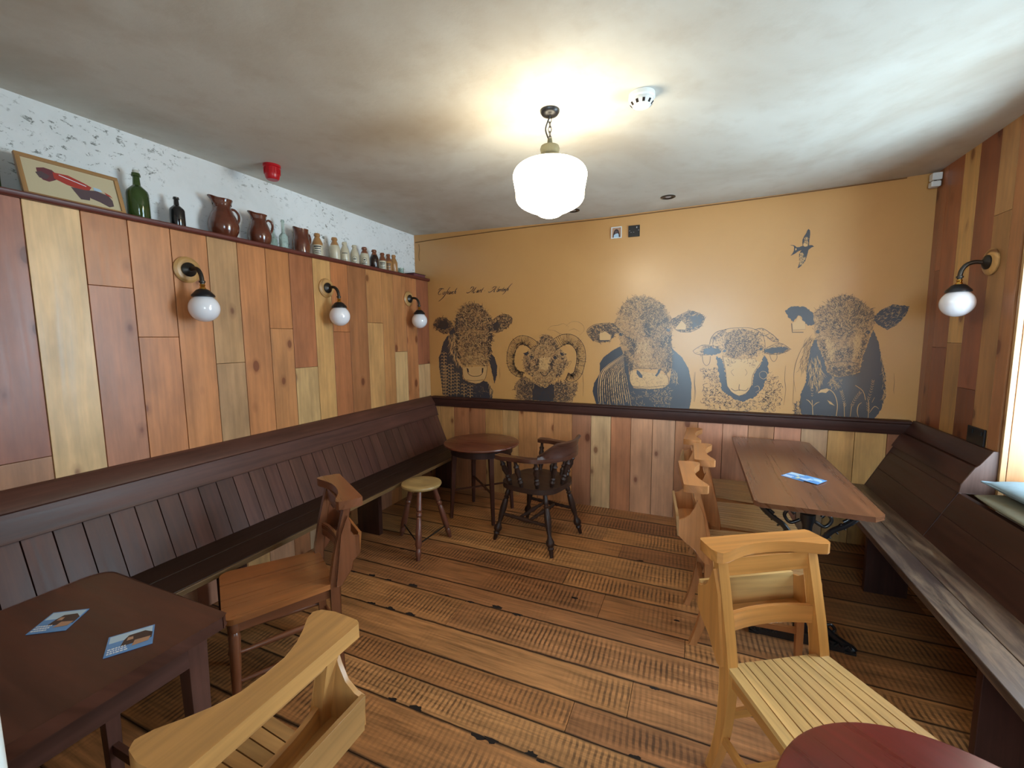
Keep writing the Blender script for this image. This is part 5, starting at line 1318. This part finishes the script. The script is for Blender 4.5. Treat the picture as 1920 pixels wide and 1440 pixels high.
# --- swallow
A = Art(1460, 410, 13.09, 26)
A.fill([(735, 250), (770, 290), (772, 400), (750, 560), (742, 655), (810, 648), (835, 660), (870, 685), (830, 700), (790, 720), (735, 760), (705, 870), (690, 930), (655, 1030), (580, 1140), (500, 1205), (460, 1218), (500, 1120), (512, 1060), (505, 960), (500, 880), (530, 810), (560, 775), (480, 800), (400, 860), (290, 915), (340, 850), (370, 790), (378, 700), (360, 668), (275, 652), (330, 645), (390, 660), (440, 700), (500, 700), (590, 665), (580, 600), (582, 520), (620, 440), (680, 350), (700, 290)], rag=3)
A.fill([(600, 620), (650, 600), (720, 640), (700, 680), (640, 690), (600, 665)], 'inklight', .0028); A.fill([(400, 740), (430, 720), (440, 760), (410, 790)], 'inklight', .0028)
A.fur([(520, 900), (670, 920), (600, 1100), (520, 1100)], 60, 60, 9, 2.0, .4, 'inklight', .0028, spread=.3); A.fur([(600, 480), (700, 420), (730, 620), (600, 620)], 50, 50, 8, 1.2, .4, 'inklight', .0028, spread=.4)
A.fur([(510, 800), (600, 800), (560, 930), (500, 930)], 30, 50, 8, 1.2, .4, 'inklight', .0028)
A.done('swallow_drawing', 'small ink drawing of a flying swallow above the bull on the ochre wall', group='small prints on the ochre wall')

# --- handwriting: Cofiwch Mart - Aberteifi
A = Art(800, 500, 9.6, 27)
def glyphs(txt, x, y, h, slant, slope):
    """tiny cursive alphabet: strokes in a unit box (x-height 1, y up)"""
    Gd = {'C': (2.0, [[(1.7, 1.9), (1.5, 2.3), (.9, 2.2), (.3, 1.2), (.3, .3), (.9, -.1), (1.5, .3)], [(-.3, 1.6), (.2, 2.3), (.9, 2.4)]]),
          'o': (.95, [[(.6, 1), (.1, .7), (.15, .1), (.55, 0), (.8, .6), (.6, 1), (.95, .9)]]),
          'f': (.75, [[(1.1, 2.6), (.7, 2.4), (.3, 0), (-.1, -1.5), (-.9, -2.6), (-1.2, -2.8)], [(.1, .9), (.9, 1)]]),
          'F': (.75, [[(1.6, 3.4), (1.2, 3.0), (.5, 1), (.0, -.9), (-.5, -1.6)], [(.1, .9), (.9, 1)]]),
          'i': (.5, [[(.1, .8), (.3, 1), (.2, .1), (.5, .1)], [(.4, 1.4), (.5, 1.5)]]),
          'w': (1.35, [[(.1, .9), (.3, 1), (.2, .1), (.6, .1), (.75, 1), (.65, .1), (1.05, .2), (1.25, 1), (1.4, .9)]]),
          'c': (.75, [[(.7, .8), (.5, 1), (.1, .6), (.2, 0), (.7, .2)]]),
          'h': (.95, [[(.5, 2.4), (.3, 1.5), (.1, 0)], [(.15, .6), (.5, 1), (.65, .8), (.6, .1), (.95, .2)]]),
          'M': (2.6, [[(-.9, .0), (-1.2, .2), (-.7, -.1), (.2, .5), (.8, 2.2)], [(-.4, 1.5), (-.2, 2.2), (.8, 2.3)], [(.8, 2.2), (.8, .1)], [(.8, .1), (1.6, 2.3)], [(1.6, 2.3), (1.4, .2), (1.8, 0), (2.2, .5)]]),
          'a': (.95, [[(.7, .9), (.3, 1), (.1, .4), (.3, 0), (.7, .9), (.65, .1), (.95, .2)]]),
          'r': (.65, [[(.1, .8), (.25, 1), (.15, 0)], [(.2, .6), (.45, 1), (.65, .9)]]),
          't': (.65, [[(.5, 2.0), (.3, 1), (.2, .1), (.6, .2)], [(0, 1.2), (.7, 1.3)]]),
          'A': (2.3, [[(-1.2, .3), (-1, -.2), (.1, .3), (1.3, 2.4)], [(-.3, 1.4), (.1, 2.2), (1.2, 2.5)], [(1.3, 2.4), (1.2, .1), (1.7, .2)], [(.5, .9), (1.4, .9)]]),
          'b': (.85, [[(.5, 2.3), (.2, .8), (.2, .1), (.6, 0), (.75, .7), (.4, 1), (.85, .9)]]),
          'e': (.7, [[(.15, .5), (.6, .7), (.5, 1), (.15, .7), (.2, .05), (.7, .2)]]),
          '-': (1.0, [[(.4, .5), (.6, .6)]]), ' ': (.8, [])}
    cx = x
    for ch in txt:
        wd, st = Gd[ch]
        for q in st:
            pts = [(cx + (a + b * slant) * h, y + (cx - x) * slope - b * h) for a, b in q]
            A.line(pts, 12 if len(pts) > 2 else 14, 'print', .0015, True, 3)
        cx += wd * h
glyphs('CoFiwch Mart - AbertelFi'.replace('l', 'i').replace('F', 'f', 1) if False else 'Cofiwch', 190, 500, 46, .45, -.03)
glyphs('Mart', 770, 470, 46, .5, -.03); glyphs('-', 1010, 460, 46, .5, -.03); glyphs('Aberte', 1160, 455, 40, .5, -.05); glyphs('iFi', 1395, 440, 40, .5, -.05)
A.done('wall_lettering', 'thin cursive lettering above the leftmost cow on the ochre wall', 'lettering', 'small prints on the ochre wall')
